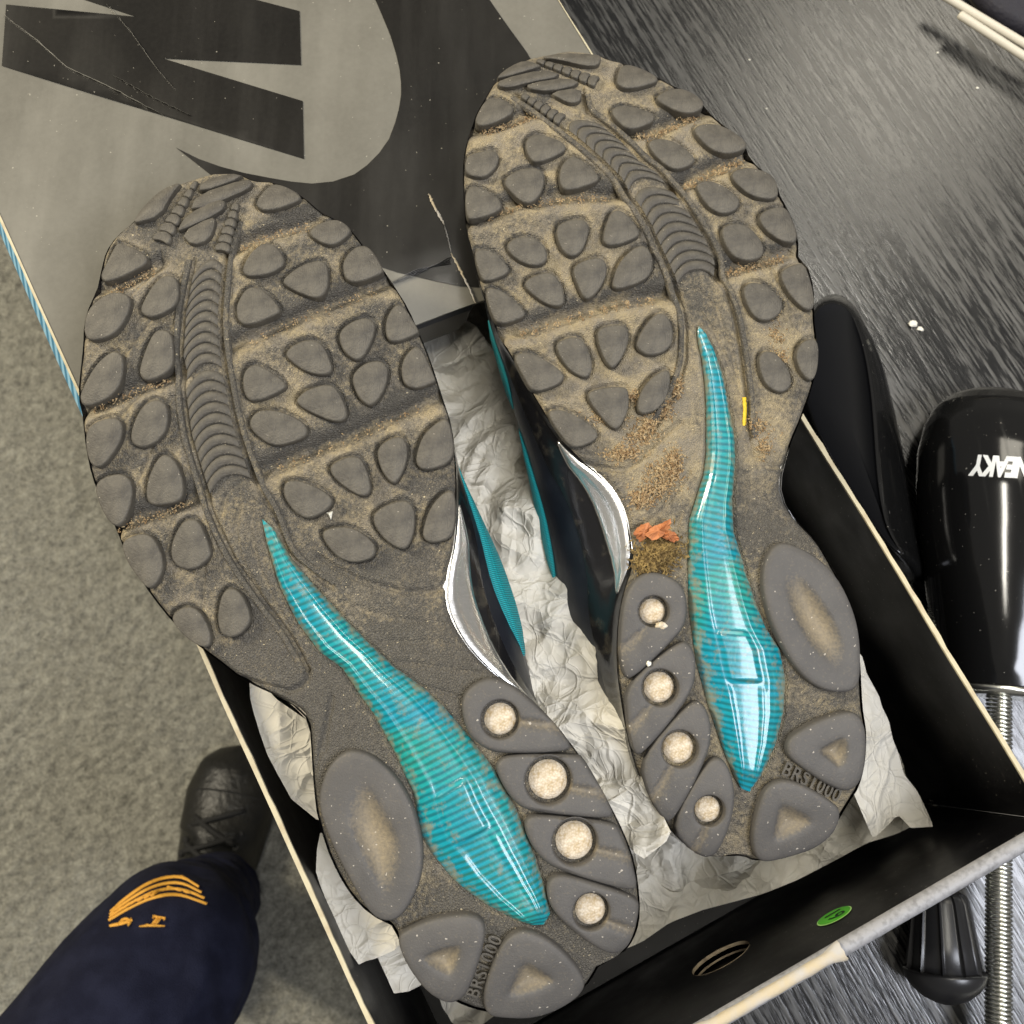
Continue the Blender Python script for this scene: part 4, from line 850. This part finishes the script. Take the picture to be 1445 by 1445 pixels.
# ------------------------------------------------------------------ tissue paper
CR = [(rng.uniform(0, math.pi), f_, a_, rng.uniform(0, 9)) for f_, a_ in ((24, 1.5), (33, 1.2), (45, .9), (60, .62), (78, .46), (95, .36), (130, .24))]
def ridged(x, y, s=0):
    v = 0; wx = .010*noise.noise(Vector((x*17, y*17, s))); wy = .010*noise.noise(Vector((x*17, y*17, s+7)))
    for i, (an, f_, a_, ph) in enumerate(CR):
        an += s*1.3; u = f_*((x+wx)*math.cos(an)+(y+wy)*math.sin(an))+ph+s; tri = abs(u-math.floor(u)-.5)*2
        v += a_*tri*max(0, .45+.95*noise.noise(Vector((x*19+i*5.1, y*19, s+i))))
    return v
tis = thing('tissue_paper', 'crumpled off white tissue paper lining the box under the trainers', 'tissue paper', W((aL+aR)/2, (bN+bF)/2, .007))
n, mq = 210, 150; V = []; f = []
for i in range(n):
    b = bN+.018+(BL-.03)*i/(n-1)
    for j in range(mq):
        q = j/(mq-1); a = aL+.012+(aR-aL-.024)*q; e = min(q, 1-q)
        z = .020+.022*math.exp(-((q-.52)/.22)**2)+.018*max(0, 1-e/.12)+.0075*ridged(a, b)+.012*max(0, (b-bN-.2)/.1)
        z += .004*noise.noise(Vector((a*14, b*14, 2)))
        if i < 6: z -= .002*(6-i)
        V.append(W(a+.003*noise.noise(Vector((b*30, 3, a*8))), b+.005*noise.noise(Vector((a*22, 1, 0))), max(.0075, z)))
mk('sheet', V, grid_faces(n, mq), M['tissue'], tis, sharp=.5)
def paper(poly, zf, name='flap', amp=.0016, seed=0, step=4):
    P = resample(np.vstack([poly, poly[:1]]), 90)[:-1]; lo, hi = P.min(0), P.max(0); pts = [tuple(p) for p in P]; B = len(pts)
    for x in np.arange(lo[0], hi[0], step):
        for y in np.arange(lo[1], hi[1], step): pts.append((x+.31+rng.uniform(-.42, .42)*step, y+.17+rng.uniform(-.42, .42)*step))
    amp = amp*1.9; r = delaunay_2d_cdt([Vector(p) for p in pts], [], [list(range(B))], 1, 1e-4); V = []
    for v in r[0]:
        z = zf(v.x, v.y); p = at(v.x, v.y, z); V.append(at(v.x, v.y, z+amp*ridged(p[0]*.8, p[1]*.8, seed)))
    return mk(name, V, [tuple(q) for q in r[2]], M['tissue'], tis, sharp=.30)
paper(zT([(62, 95), (66, 160), (78, 210), (105, 300), (135, 385), (175, 460), (230, 560), (335, 645), (420, 640), (400, 450), (300, 250), (170, 160), (105, 88)]), lambda x, y: max(.100, .108-.00006*abs(x-395)), seed=1, amp=.0008)
paper(zT([(105, 90), (150, 118), (190, 150), (245, 195), (290, 240), (305, 300), (308, 460), (345, 500), (420, 480), (330, 250), (200, 100)]), lambda x, y: .1165, seed=2, amp=.0008)
paper(zT([(345, 695), (332, 760), (328, 850), (345, 905), (370, 965), (415, 1065), (460, 1165), (500, 1222), (530, 1206), (565, 1198), (640, 1165), (720, 1080), (560, 850), (430, 700)]), lambda x, y: .1050, seed=3, amp=.0006)
paper(zT([(575, 1195), (610, 1270), (640, 1337), (700, 1328), (745, 1305), (800, 1250), (700, 1100)]), lambda x, y: .088, seed=4, amp=.0008)
paper(zU([(40, 60), (95, 120), (110, 180), (155, 262), (165, 300), (190, 350), (205, 420), (222, 460), (245, 545), (290, 600), (320, 660), (352, 733), (270, 738), (222, 690), (175, 740), (133, 777), (100, 700), (62, 610), (20, 500), (0, 300)]), lambda x, y: .074-.0002*(x-1250), seed=5, amp=.0034, step=4)
paper([(860, 1120), (905, 1180), (890, 1290), (880, 1340), (905, 1330), (945, 1302), (992, 1284), (1075, 1262), (1125, 1242), (1190, 1208), (1222, 1190), (1262, 1178), (1300, 1160), (1250, 1080), (1150, 1100), (1000, 1150)], lambda x, y: .040, seed=6, amp=.0030, step=5)
paper([(770, 1010), (800, 1000), (830, 1030), (850, 1090), (900, 1140), (935, 1180), (925, 1195), (905, 1210), (880, 1180), (830, 1100)], lambda x, y: .082, seed=7, amp=.0012)
paper([(575, 500), (610, 470), (665, 450), (700, 500), (735, 590), (775, 690), (800, 780), (830, 880), (865, 980), (900, 1080), (950, 1180), (905, 1215), (850, 1150), (800, 1060), (740, 980), (690, 900), (655, 800), (610, 690), (590, 590)], lambda x, y: .096-.012*max(0, min(1, (760-y)/200))+.0001*(x-700), name='fold', seed=9, amp=.0050, step=3.4)
paper(zX([(-40, 180), (60, 190), (160, 120), (240, 150), (300, 300), (150, 330), (70, 345), (-20, 350)]), lambda x, y: .062, seed=8, amp=.0022)

# ------------------------------------------------------------------ shoe trees on the table
def lathe_path(axis0, axis1, prof, seg, ribs=0, ribd=0.0, flat=1.0):
    axis0, axis1 = np.array(axis0), np.array(axis1); ax = axis1-axis0; L = np.linalg.norm(ax); ax /= L; sd = np.cross(ax, ez); sd /= np.linalg.norm(sd); up = np.cross(sd, ax); V = []
    for t, r in prof:
        for k_ in range(seg):
            an = 2*math.pi*k_/seg; rr = r
            if ribs: rr = r*(.93+ribd*math.exp(-(math.sin(ribs*an/2)/.16)**2))
            V.append(axis0+ax*L*t+rr*(math.cos(an)*sd+math.sin(an)*up*flat))
    n = len(prof); return V, grid_faces(n, seg, True)+[tuple(range(seg))[::-1], tuple((n-1)*seg+k_ for k_ in range(seg))]
def spring(p0, p1, r, wire, turns, name, parent):
    p0, p1 = np.array(p0), np.array(p1); ax = p1-p0; L = np.linalg.norm(ax); ax /= L; sd = np.cross(ax, ez); sd /= np.linalg.norm(sd); up = np.cross(sd, ax); n = turns*14
    path = [p0+ax*L*i/n+r*(math.cos(2*math.pi*i/14)*sd+math.sin(2*math.pi*i/14)*up) for i in range(n+1)]
    V, f = tube(path, wire, 6); return mk(name, V, f, M['steel'], parent)
# tree with the white wordmark
c0, c1 = at(1403, 548, .012), at(1410, 972, .022); ax = (c1-c0); Lx = np.linalg.norm(ax[:2]); axx = np.array([*(ax[:2]/Lx), 0]); sdx = np.array([-axx[1], axx[0], 0])
treeB = thing('shoe_tree', 'glossy black shoe tree with white SNEAKY wordmark at the right edge', 'shoe tree', [*((c0+c1)/2)[:2], 0], 'pair of black shoe trees')
prof = [(0, .002, .008), (.006, .0085, .014), (.02, .0155, .022), (.05, .0235, .031), (.10, .031, .040), (.17, .0365, .047), (.27, .040, .052), (.40, .0405, .055), (.54, .0385, .055), (.68, .035, .053), (.82, .0305, .050), (.96, .0262, .046), (1.0, .0252, .044)]
pt_, pw, ph = zip(*prof); ts = np.r_[np.linspace(0, .1, 12), np.linspace(.12, 1, 36)]; V = []; seg = 48
for t in ts:
    wd, hg = np.interp(t, pt_, pw), np.interp(t, pt_, ph); c = np.array([*c0[:2], 0])+axx*Lx*t
    for k_ in range(seg):
        an = 2*math.pi*k_/seg; cs, sn = math.cos(an), math.sin(an); e = .92
        V.append(c+sdx*wd*math.copysign(abs(cs)**e, cs)+ez*(max(.0008, hg*.42+hg*.58*math.copysign(abs(sn)**e, sn)) if sn > 0 else max(.0008, hg*.42*(1-abs(sn)**e))))
n = len(ts); f = grid_faces(n, seg, True)+[tuple(range(seg))[::-1], tuple((n-1)*seg+k_ for k_ in range(seg))]
formB = mk('toe_form', V, f, M['gloss'], treeB, sharp=.9)
me = formB.data; bvhB = BVHTree.FromPolygons([formB.matrix_basis.translation+Vector(ORG['shoe_tree'])+v.co for v in me.vertices], [tuple(p.vertices) for p in me.polygons])
tv, tf = text_mesh('SNEAKY', shear=.28, bold=.05, space=.92); tv = np.array(tv); tv[:, 0] -= tv[:, 0].max(); hgt_ = tv[:, 1].max()-tv[:, 1].min(); tv[:, 1] -= tv[:, 1].min()
V = []
for x, y in tv:                                # letters stand upside down as seen from here: Y is leftmost
    px, py = 1366+(-x)*92/3.52*1.02, 641+y/hgt_*31+(-x)*1.4
    d = ray(px, py); hit = bvhB.ray_cast(Vector((0, 0, H)), Vector(d).normalized()); p = hit[0] if hit[0] else Vector(at(px, py, .05))
    V.append(np.array(p)+np.array(hit[1] if hit[0] else (0, 0, 1))*.0004*(1 if (hit[1] is None or hit[1].z > 0) else -1))
mk('wordmark', V, tf, M['white'], formB, smooth=False)
V, f = lathe_path(c1+[0, 0, .001], c1+axx*.003+[0, 0, .001], [(0, .024), (1, .024)], 40, flat=.85); mk('collar', V, f, M['steel'], formB)
spring(c1+axx*.002, at(1409, 1560, .02), .0049, .00085, 96, 'spring', treeB)
kb = at(1409, 1555, .02); V, f = lathe_path(kb, kb+axx*.06, [(0, .010), (.5, .014), (.7, .017), (.85, .014), (1, .004)], 32); mk('heel_knob', V, f, M['satin'], treeB)
# second tree behind the box wall
treeA = thing('shoe_tree', 'black shoe tree with ribbed knob lying close behind the box wall', 'shoe tree', [*at(1230, 640, .0)[:2], 0], 'pair of black shoe trees')
topp = [(1172, 424), (1190, 428), (1204, 440), (1222, 490), (1232, 550), (1236, 600), (1240, 660), (1246, 711), (1256, 750), (1282, 790), (1255, 775), (1205, 705), (1150, 610), (1128, 540), (1135, 470), (1152, 432)]
outp = [(1170, 417), (1186, 420), (1201, 436), (1222, 469), (1246, 514), (1264, 583), (1275, 642), (1289, 722), (1301, 791), (1305, 820), (1285, 826), (1225, 750), (1160, 660), (1118, 545), (1126, 462), (1148, 426)]
def closed_rs(px, z, n=72):
    q = chaikin(np.array([at(x, y, z)[:2] for x, y in px]), 2); a_ = np.argmax(q[:, 1]); q = np.roll(q, -a_, 0); return resample(np.vstack([q, q[:1]]), n+1)[:-1]
To, Bo = closed_rs(topp, .050), closed_rs(outp, .012); n = 72; rings = []
for fr, z, in_ in ((0, .0008, .003), (0, .005, .0006), (0, .012, 0), (.18, .022, 0), (.42, .033, 0), (.72, .042, 0), (.94, .0485, 0), (1, .050, .0003), (1, .0503, .0011)):
    q = inset(Bo*(1-fr)+To*fr, in_); rings.append(np.column_stack([q, np.full(n, z)]))
V = np.vstack(rings); nr_ = len(rings); f = grid_faces(nr_, n, True)+[tuple(range(n))[::-1]]
formA = mk('toe_form', V, f, M['gloss'], treeA)
q = inset(To, .0010); cen = q.mean(0); V = np.vstack([np.column_stack([q, np.full(n, .0502)]), np.column_stack([cen+(q-cen)*.9, np.full(n, .0490)]), [[*cen, .0482]]])
mk('flat_face', V, grid_faces(2, n, True)+[(n+i, n+(i+1) % n, 2*n) for i in range(n)], M['matteb'], formA)
ka, kb = at(1326, 1258, .017), at(1335, 1398, .017); axk = (kb-ka)/np.linalg.norm(kb-ka)
V, f = lathe_path(ka, kb, [(0, .0085), (.03, .0105), (.1, .0118), (.5, .0142), (.78, .0162), (.80, .0150)], 220, ribs=11, ribd=.10); kn = mk('heel_knob', V, f, M['satin'], treeA, sharp=1.2)
Lk = np.linalg.norm(kb-ka); V, f = lathe_path(ka+axk*Lk*.79, ka+axk*Lk*1.14, [(0, .0172), (.06, .0174), (.3, .0165), (.55, .0138), (.78, .0098), (.93, .005), (1, .001)], 48); mk('rounded_end', V, f, M['satin'], kn)
spring(ka+[0, 0, 0], at(1321, 826, .02), .0034, .0007, 76, 'spring', treeA)

# ------------------------------------------------------------------ white rods and pouch at the far right, crumbs
pv = [at(x, y, .0)[:2] for x, y in ((1335, -60), (1362, 2), (1400, 40), (1470, 75), (1560, 90), (1600, -80), (1450, -140))]
P = chaikin(np.array(pv), 2); V = np.vstack([np.column_stack([inset(P, a_), np.full(len(P), z)]) for a_, z in ((.002, .0005), (0, .004), (.001, .009), (.005, .012))]); n = len(P)
c_ = P.mean(0); V = np.vstack([V, [[*c_, .0125]]])
tag(mk('pouch', V, grid_faces(4, n, True)+[tuple(range(n))[::-1]]+[(3*n+i, 3*n+(i+1) % n, 4*n) for i in range(n)], M['pouch']), 'dark cloth pouch cut off by the top right corner', 'pouch')
def rod(pa, pb, za, zb, label):
    a_, b_ = at(*pa, za), at(*pb, zb); path = [a_+(b_-a_)*t for t in (0, .004, .012, .05, .3, .6, 1)]
    V, f = tube(path, [.0012, .0019, .0023, .0023, .0023, .0023, .0023], 14); tag(mk('white_rod', V, f, M['rod']), label, 'rod', 'white rods at the far corner')
rod((1322, -12), (1560, 130), .0148, .0148, 'thin white rod, upper one of two, resting on the dark pouch')
rod((1353, 20), (1560, 154), .0150, .0150, 'thin white rod, lower one, its round end showing on the table')
def blob(name, c, r, m, label, cat, group=None, parent=None, squash=.7, stretch=(1, 1), seed=0, base=None):
    bm = bmesh.new(); bmesh.ops.create_icosphere(bm, subdivisions=3, radius=1)
    V = []
    for v in bm.verts:
        k_ = 1+.45*noise.noise(v.co*1.6+Vector((seed, 0, 0)))+.2*noise.noise(v.co*4+Vector((0, seed, 0))); V.append([c[0]+v.co.x*r*k_*stretch[0], c[1]+v.co.y*r*k_*stretch[1], c[2]+v.co.z*r*k_*squash])
    f = [tuple(v.index for v in q.verts) for q in bm.faces]; bm.free(); o = mk(name, V, f, m, parent); 
    if label: tag(o, label, cat, group)
    return o
for i, (px, py, r, lb) in enumerate(((1289, 457, 6.0, 'largest white crumb on the black table, right of the trainers'), (1380, 123, 2.0, 'white crumb below the end of the white rods'), (1324, 73, 1.6, 'tiny white crumb left of the white rods'), (1058, 83, 1.5, 'tiny pale crumb on the table beyond the muddy trainer toe'), (1082, 152, 1.2, 'pale speck of crumb beside the muddy trainer toe'), (1299, 464, 4.2, 'crumb touching the largest white crumb'))):
    c = at(px, py, .001); blob('crumb', [c[0], c[1], r*.0003*.55], r*.0003, M['crumb'], lb, 'crumb', 'white crumbs on the table', squash=.55, stretch=(1.3, .9), seed=i*3.3)

# ------------------------------------------------------------------ dirt stuck to the soles
def sp_(sh, px, py, h): c = sh.st(px, py, h); return sh.P(np.array([c[0]]), np.array([c[1]]), np.array([h]))[0]
def slivers(name, sh, pts, n, ln, wd, m, label, cat, hh=.003, spread=1.0):
    V, f = [], []
    for i in range(n):
        cx, cy, sx_, sy_ = pts[rng.integers(len(pts))]; px, py = cx+rng.normal()*sx_, cy+rng.normal()*sy_
        c = sp_(sh, px, py, rng.uniform(.0002, hh)*math.exp(-(((px-cx)/(2*sx_))**2+((py-cy)/(2*sy_))**2))); an = rng.uniform(0, 6.28); l = ln*rng.uniform(.4, 1.2); w_ = wd*rng.uniform(.5, 1.3); d = np.array([math.cos(an), math.sin(an), rng.uniform(-.25, .25)]); s_ = np.array([-d[1], d[0], rng.uniform(-.5, .5)])
        b = len(V); up = np.array([0, 0, w_*.7]); V += [c-d*l/2, c-s_*w_/2, c+s_*w_/2, c+up, c+d*l/2]; f += [(b, b+1, b+3), (b, b+3, b+2), (b+4, b+3, b+1), (b+4, b+2, b+3), (b, b+2, b+4, b+1)]
    return tag(mk(name, V, f, m, smooth=False), label, cat)
slivers('grass_clump', SR_, [(928, 782, 14, 13), (938, 774, 14, 11), (915, 795, 10, 9)], 1900, .0026, .00045, M['grass'], 'brown clump of dried grass stuck above the window pods', 'grass clump', .004)
slivers('dirt_patch', SR_, [(925, 690, 16, 8), (905, 705, 9, 6), (935, 668, 14, 9), (950, 655, 8, 12), (880, 640, 14, 6)], 1300, .0013, .0006, M['soil'], 'crusty sandy dirt in the arch of the muddy trainer', 'dirt', .0016)
slivers('dirt_patch', SR_, [(915, 600, 10, 10), (905, 615, 12, 8), (940, 575, 5, 9), (860, 590, 16, 4), (890, 560, 14, 5), (955, 545, 4, 10)], 900, .0018, .0005, M['soil'], 'golden dirt packed below the last lugs of the muddy trainer', 'dirt', .0018)
slivers('dirt_patch', SR_, [(1095, 475, 6, 10), (1105, 505, 5, 8), (1085, 445, 8, 5), (1070, 600, 10, 8), (1078, 632, 6, 7)], 480, .0013, .0005, M['soil'], 'sandy dirt between the outer lugs of the muddy trainer', 'dirt', .0014)
for sh_, D_, lb_, n_g in ((SL_, left, 'golden grit packed along the cross grooves of the cleaner trainer', 700), (SR_, right, 'golden grit packed along the cross grooves of the muddier trainer', 1500)):
    gp = [(x+1.5, y+7, 3.0, 3.5) for fl_ in D_['flex'] for x, y in resample(np.array(fl_, float), 16)[2:-2]]
    slivers('groove_grit', sh_, gp, n_g, .0009, .0005, M['soil'], lb_, 'grit', .0006)['kind'] = 'stuff'
V, f = [], []
for (poly_, z_, sd_) in (([(893, 750), (902, 741), (914, 735), (921, 745), (913, 756), (903, 763)], .0030, 1), ([(910, 753), (918, 742), (930, 737), (946, 730), (945, 741), (936, 752), (922, 760)], .0042, 2), ([(928, 752), (940, 745), (952, 749), (958, 759), (950, 763), (938, 758)], .0030, 3)):
    q_ = resample(np.array(poly_+poly_[:1], float), 27)[:-1]; cc2 = q_.mean(0); b = len(V); n_ = 26
    q_ = np.array([cc2+(p-cc2)*(1+.16*noise.noise(Vector((i*1.3, sd_, 0)))+.10*(i % 2)) for i, p in enumerate(q_)]); mid_ = cc2+(q_-cc2)*.5
    hz = lambda x, y, e: z_+.0016*noise.noise(Vector((x*.11, y*.11, sd_)))+.0007*noise.noise(Vector((x*.4, y*.4, sd_)))+e
    for ring_, e in ((q_, .0), (mid_, .0006)): V += [sp_(SR_, x, y, hz(x, y, e)) for x, y in ring_]
    V.append(sp_(SR_, *cc2, hz(*cc2, .0003))); V += [p-np.array([0, 0, .0004]) for p in V[b:b+n_]]
    f += [tuple(b+x for x in q) for q in grid_faces(2, n_, True)]+[(b+n_+i, b+n_+(i+1) % n_, b+2*n_) for i in range(n_)]+[(b+i, b+(i+1) % n_, b+2*n_+1+(i+1) % n_, b+2*n_+1+i) for i in range(n_)]+[tuple(b+2*n_+1+i for i in range(n_))[::-1]]
tag(mk('leaf_scrap', V, f, M['leaf'], smooth=False), 'orange dry leaf scrap stuck on the muddy trainer above the grass', 'leaf')
V, f = [], []; P = resample(zJ([(857, 1040), (862, 1110), (858, 1220)]), 14)
for i, (x, y) in enumerate(P):
    for s_ in (-1, 0, 1): V.append(sp_(SR_, x+s_*(3.0+1.2*noise.noise(Vector((i*.8, s_, 0)))), y, .0012 if s_ == 0 else -.0006))
tag(mk('yellow_fleck', V, grid_faces(14, 3), M['yellow']), 'bright yellow fleck in the groove beside the teal plate', 'fleck')
blob('pebble', sp_(SR_, 933, 881, .0030), .0017, M['stone'], 'small pale stone wedged at the topmost mesh window', 'stone', squash=.7, stretch=(1.2, .8), seed=4)
blob('pebble', sp_(SR_, 915, 934, .0038), .0009, M['crumb'], 'tiny white grit between two window pods of the muddy trainer', 'stone', squash=.7, seed=9)
V = [sp_(SL_, x, y, h_) for x, y, h_ in ((460, 723, .001), (469, 720, .0022), (467, 733, .001), (464, 725, .0026))]
tag(mk('chip', V, [(0, 1, 3), (1, 2, 3), (2, 0, 3), (0, 2, 1)], M['crumb'], smooth=False), 'pale triangular chip lying between lugs of the cleaner trainer', 'chip')

# ------------------------------------------------------------------ person: navy trouser leg and black shoe on the carpet
kn_ = at(200, 1402, -.20); ft = at(315, 1170, FL+.06); an_ = at(292, 1262, FL+.12)
person = thing('person', 'seated leg in navy trousers with orange embroidery and a black laced shoe', 'person', [ft[0], ft[1], FL])
hip = at(-140, 1950, -.14); path = [hip, hip*.7+kn_*.3, hip*.4+kn_*.6, hip*.18+kn_*.82, kn_, kn_+np.array([.010, .018, -.030]), kn_*.78+an_*.22+np.array([.0, .010, 0]), kn_*.4+an_*.6, an_+np.array([0, -.01, -.03])]
rad = [.088, .080, .071, .064, .060, .057, .054, .050, .046]
pp = resample(chaikin(np.column_stack([path, rad]), 3, closed=False), 150); V, f = tube(pp[:, :3], pp[:, 3], 72)
V = [np.array(p)+.0035*noise.noise(Vector(p)*14)+.0050*(1-2*abs(noise.noise(Vector((p[0]*20+p[1]*14, p[1]*20-p[0]*9, p[2]*55)))))*.8 for p in V]
trou = mk('trousers', V, f, M['navy'], person)
bvhT = BVHTree.FromPolygons([Vector(ORG[trou.name])+v.co for v in trou.data.vertices], [tuple(p.vertices) for p in trou.data.polygons])
def on_leg(px, py, off=.0012):
    hit = bvhT.ray_cast(Vector((0, 0, H)), Vector(ray(px, py)).normalized())
    if hit[0] is None: return None
    nn = hit[1] if hit[1].z > 0 else -hit[1]
    return np.array(hit[0])+np.array(nn)*off
def stitch(paths):
    V, f = [], []
    for pth, wd in paths:
        P = resample(chaikin(np.array(pth, float), 2, closed=False), 16); b = len(V); ok = True; loc = []
        for i, (x, y) in enumerate(P):
            t = P[min(i+1, 15)]-P[max(0, i-1)]; t /= np.linalg.norm(t)+1e-9; nn = np.array([-t[1], t[0]]); w2 = wd*(.45+.55*math.sin(math.pi*(i+.7)/16.4))
            for s_ in (-1, 0, 1):
                p = on_leg(x+nn[0]*s_*w2, y+nn[1]*s_*w2, .0018 if s_ == 0 else .0004)
                if p is None: ok = False
                loc.append(p)
        if ok: V += loc; f += [tuple(b+q for q in t) for t in grid_faces(16, 3)]
    return V, f
S5 = 300/1084.
def zQ(p): return Z(180, 1040, S5, p)
arc = lambda dx, dy, k_: [(-95+dx, 940+dy), (0+dx, 880-k_*8+dy), (120+dx, 820-k_*14+dy), (260+dx, 800-k_*16+dy), (400+dx-k_*16, 855-k_*14+dy)]
V, f = stitch([(zQ(arc(q*3, -q*15, q)), 1.7) for q in range(4)]+[(zQ([(-85+i*34, 905-i*17+abs(i-3)*4), (-60+i*36, 880-i*17+abs(i-3)*4)]), 1.5) for i in range(7)]+[(zQ([(200+i*42, 768+i*10), (232+i*42, 776+i*11)]), 1.5) for i in range(4)]+
    [(zQ([(-90, 968), (-30, 955), (25, 938)]), 1.7), (zQ([(-45, 962), (-15, 925), (20, 940)]), 1.7), (zQ([(0, 968), (22, 930)]), 1.8), (zQ([(60, 966), (110, 962), (190, 964)]), 1.8), (zQ([(122, 962), (158, 920)]), 2.2), (zQ([(138, 962), (172, 922)]), 1.6), (zQ([(128, 917), (192, 924)]), 1.9), (zQ([(128, 930), (135, 914)]), 1.4), (zQ([(184, 936), (192, 920)]), 1.4)])
if V: mk('embroidery', V, f, M['thread'], person)
# shoe
tz = at(338, 1052, FL+.03); hz_ = at(288, 1300, FL+.03); axs = tz-hz_; axs[2] = 0; Ls = np.linalg.norm(axs); axs /= Ls; sds = np.array([axs[1], -axs[0], 0]); V = []
Ls = max(Ls, .25); n = 40; sg = 32
for i in range(n):
    t = i/(n-1); wd = .050*(np.interp(t, [0, .04, .15, .35, .6, .78, .92, .98, 1], [.35, .65, .80, .82, .98, 1.05, .85, .5, .12])); hg = np.interp(t, [0, .1, .3, .5, .7, .9, 1], [.09, .10, .10, .085, .06, .045, .02])
    c = np.array([tz[0], tz[1], 0])-axs*Ls*(1-t)
    for k_ in range(sg):
        an = 2*math.pi*k_/sg; cs, sn = math.cos(an), math.sin(an)
        V.append(c+sds*wd*cs*(1 if sn < 0 else (1-.35*sn*(t < .6)))+ez*(FL+.001+(hg*.3+hg*.7*sn if sn > 0 else hg*.3*(1-abs(sn)**.5))))
bs = mk('shoe', V, grid_faces(n, sg, True)+[tuple(range(sg))[::-1], tuple((n-1)*sg+k_ for k_ in range(sg))], M['bshoe'], person)
hgf = lambda t: np.interp(t, [0, .1, .3, .5, .7, .9, 1], [.09, .10, .10, .085, .06, .045, .02])
for i in range(8):
    t = .30+.055*i; c = np.array([tz[0], tz[1], 0])-axs*Ls*(1-t); pth = []
    for q in np.linspace(-1, 1, 11): pth.append(c+sds*.026*q+axs*.011*(q if i % 2 else -q)+ez*(FL+hgf(t+.011/Ls*(q if i % 2 else -q))*1.03-.010*q*q+.001))
    V, f = tube(pth, .0032, 8); mk('lace', V, f, M['lace'], bs)
    for sg_ in (-1, 1):
        p_ = c+sds*.028*sg_+ez*(FL+hgf(t)*1.0-.010); V, f = tube([p_, p_+ez*.002], [.0040, .0034], 12); mk('eyelet', V, f, M['lacetip'] if i in (1, 2) else M['lace'], bs)
V = []; n_ = 60
for i in range(n_):                            # sewn toe cap seam
    q = -1+2*i/(n_-1); t = .80-.05*q*q; c = np.array([tz[0], tz[1], 0])-axs*Ls*(1-t); wd_ = .046*np.interp(t, [.6, .78, .92], [.98, 1.05, .85])
    an = math.pi/2*(1-q*.92); V.append(c+sds*wd_*math.cos(an)*1.01*(1 if True else 0)+ez*(FL+.002+hgf(t)*(.3+.7*math.sin(an))))
v_, f_ = tube(V, .0010, 6); mk('seam', v_, f_, M['lace'], bs)
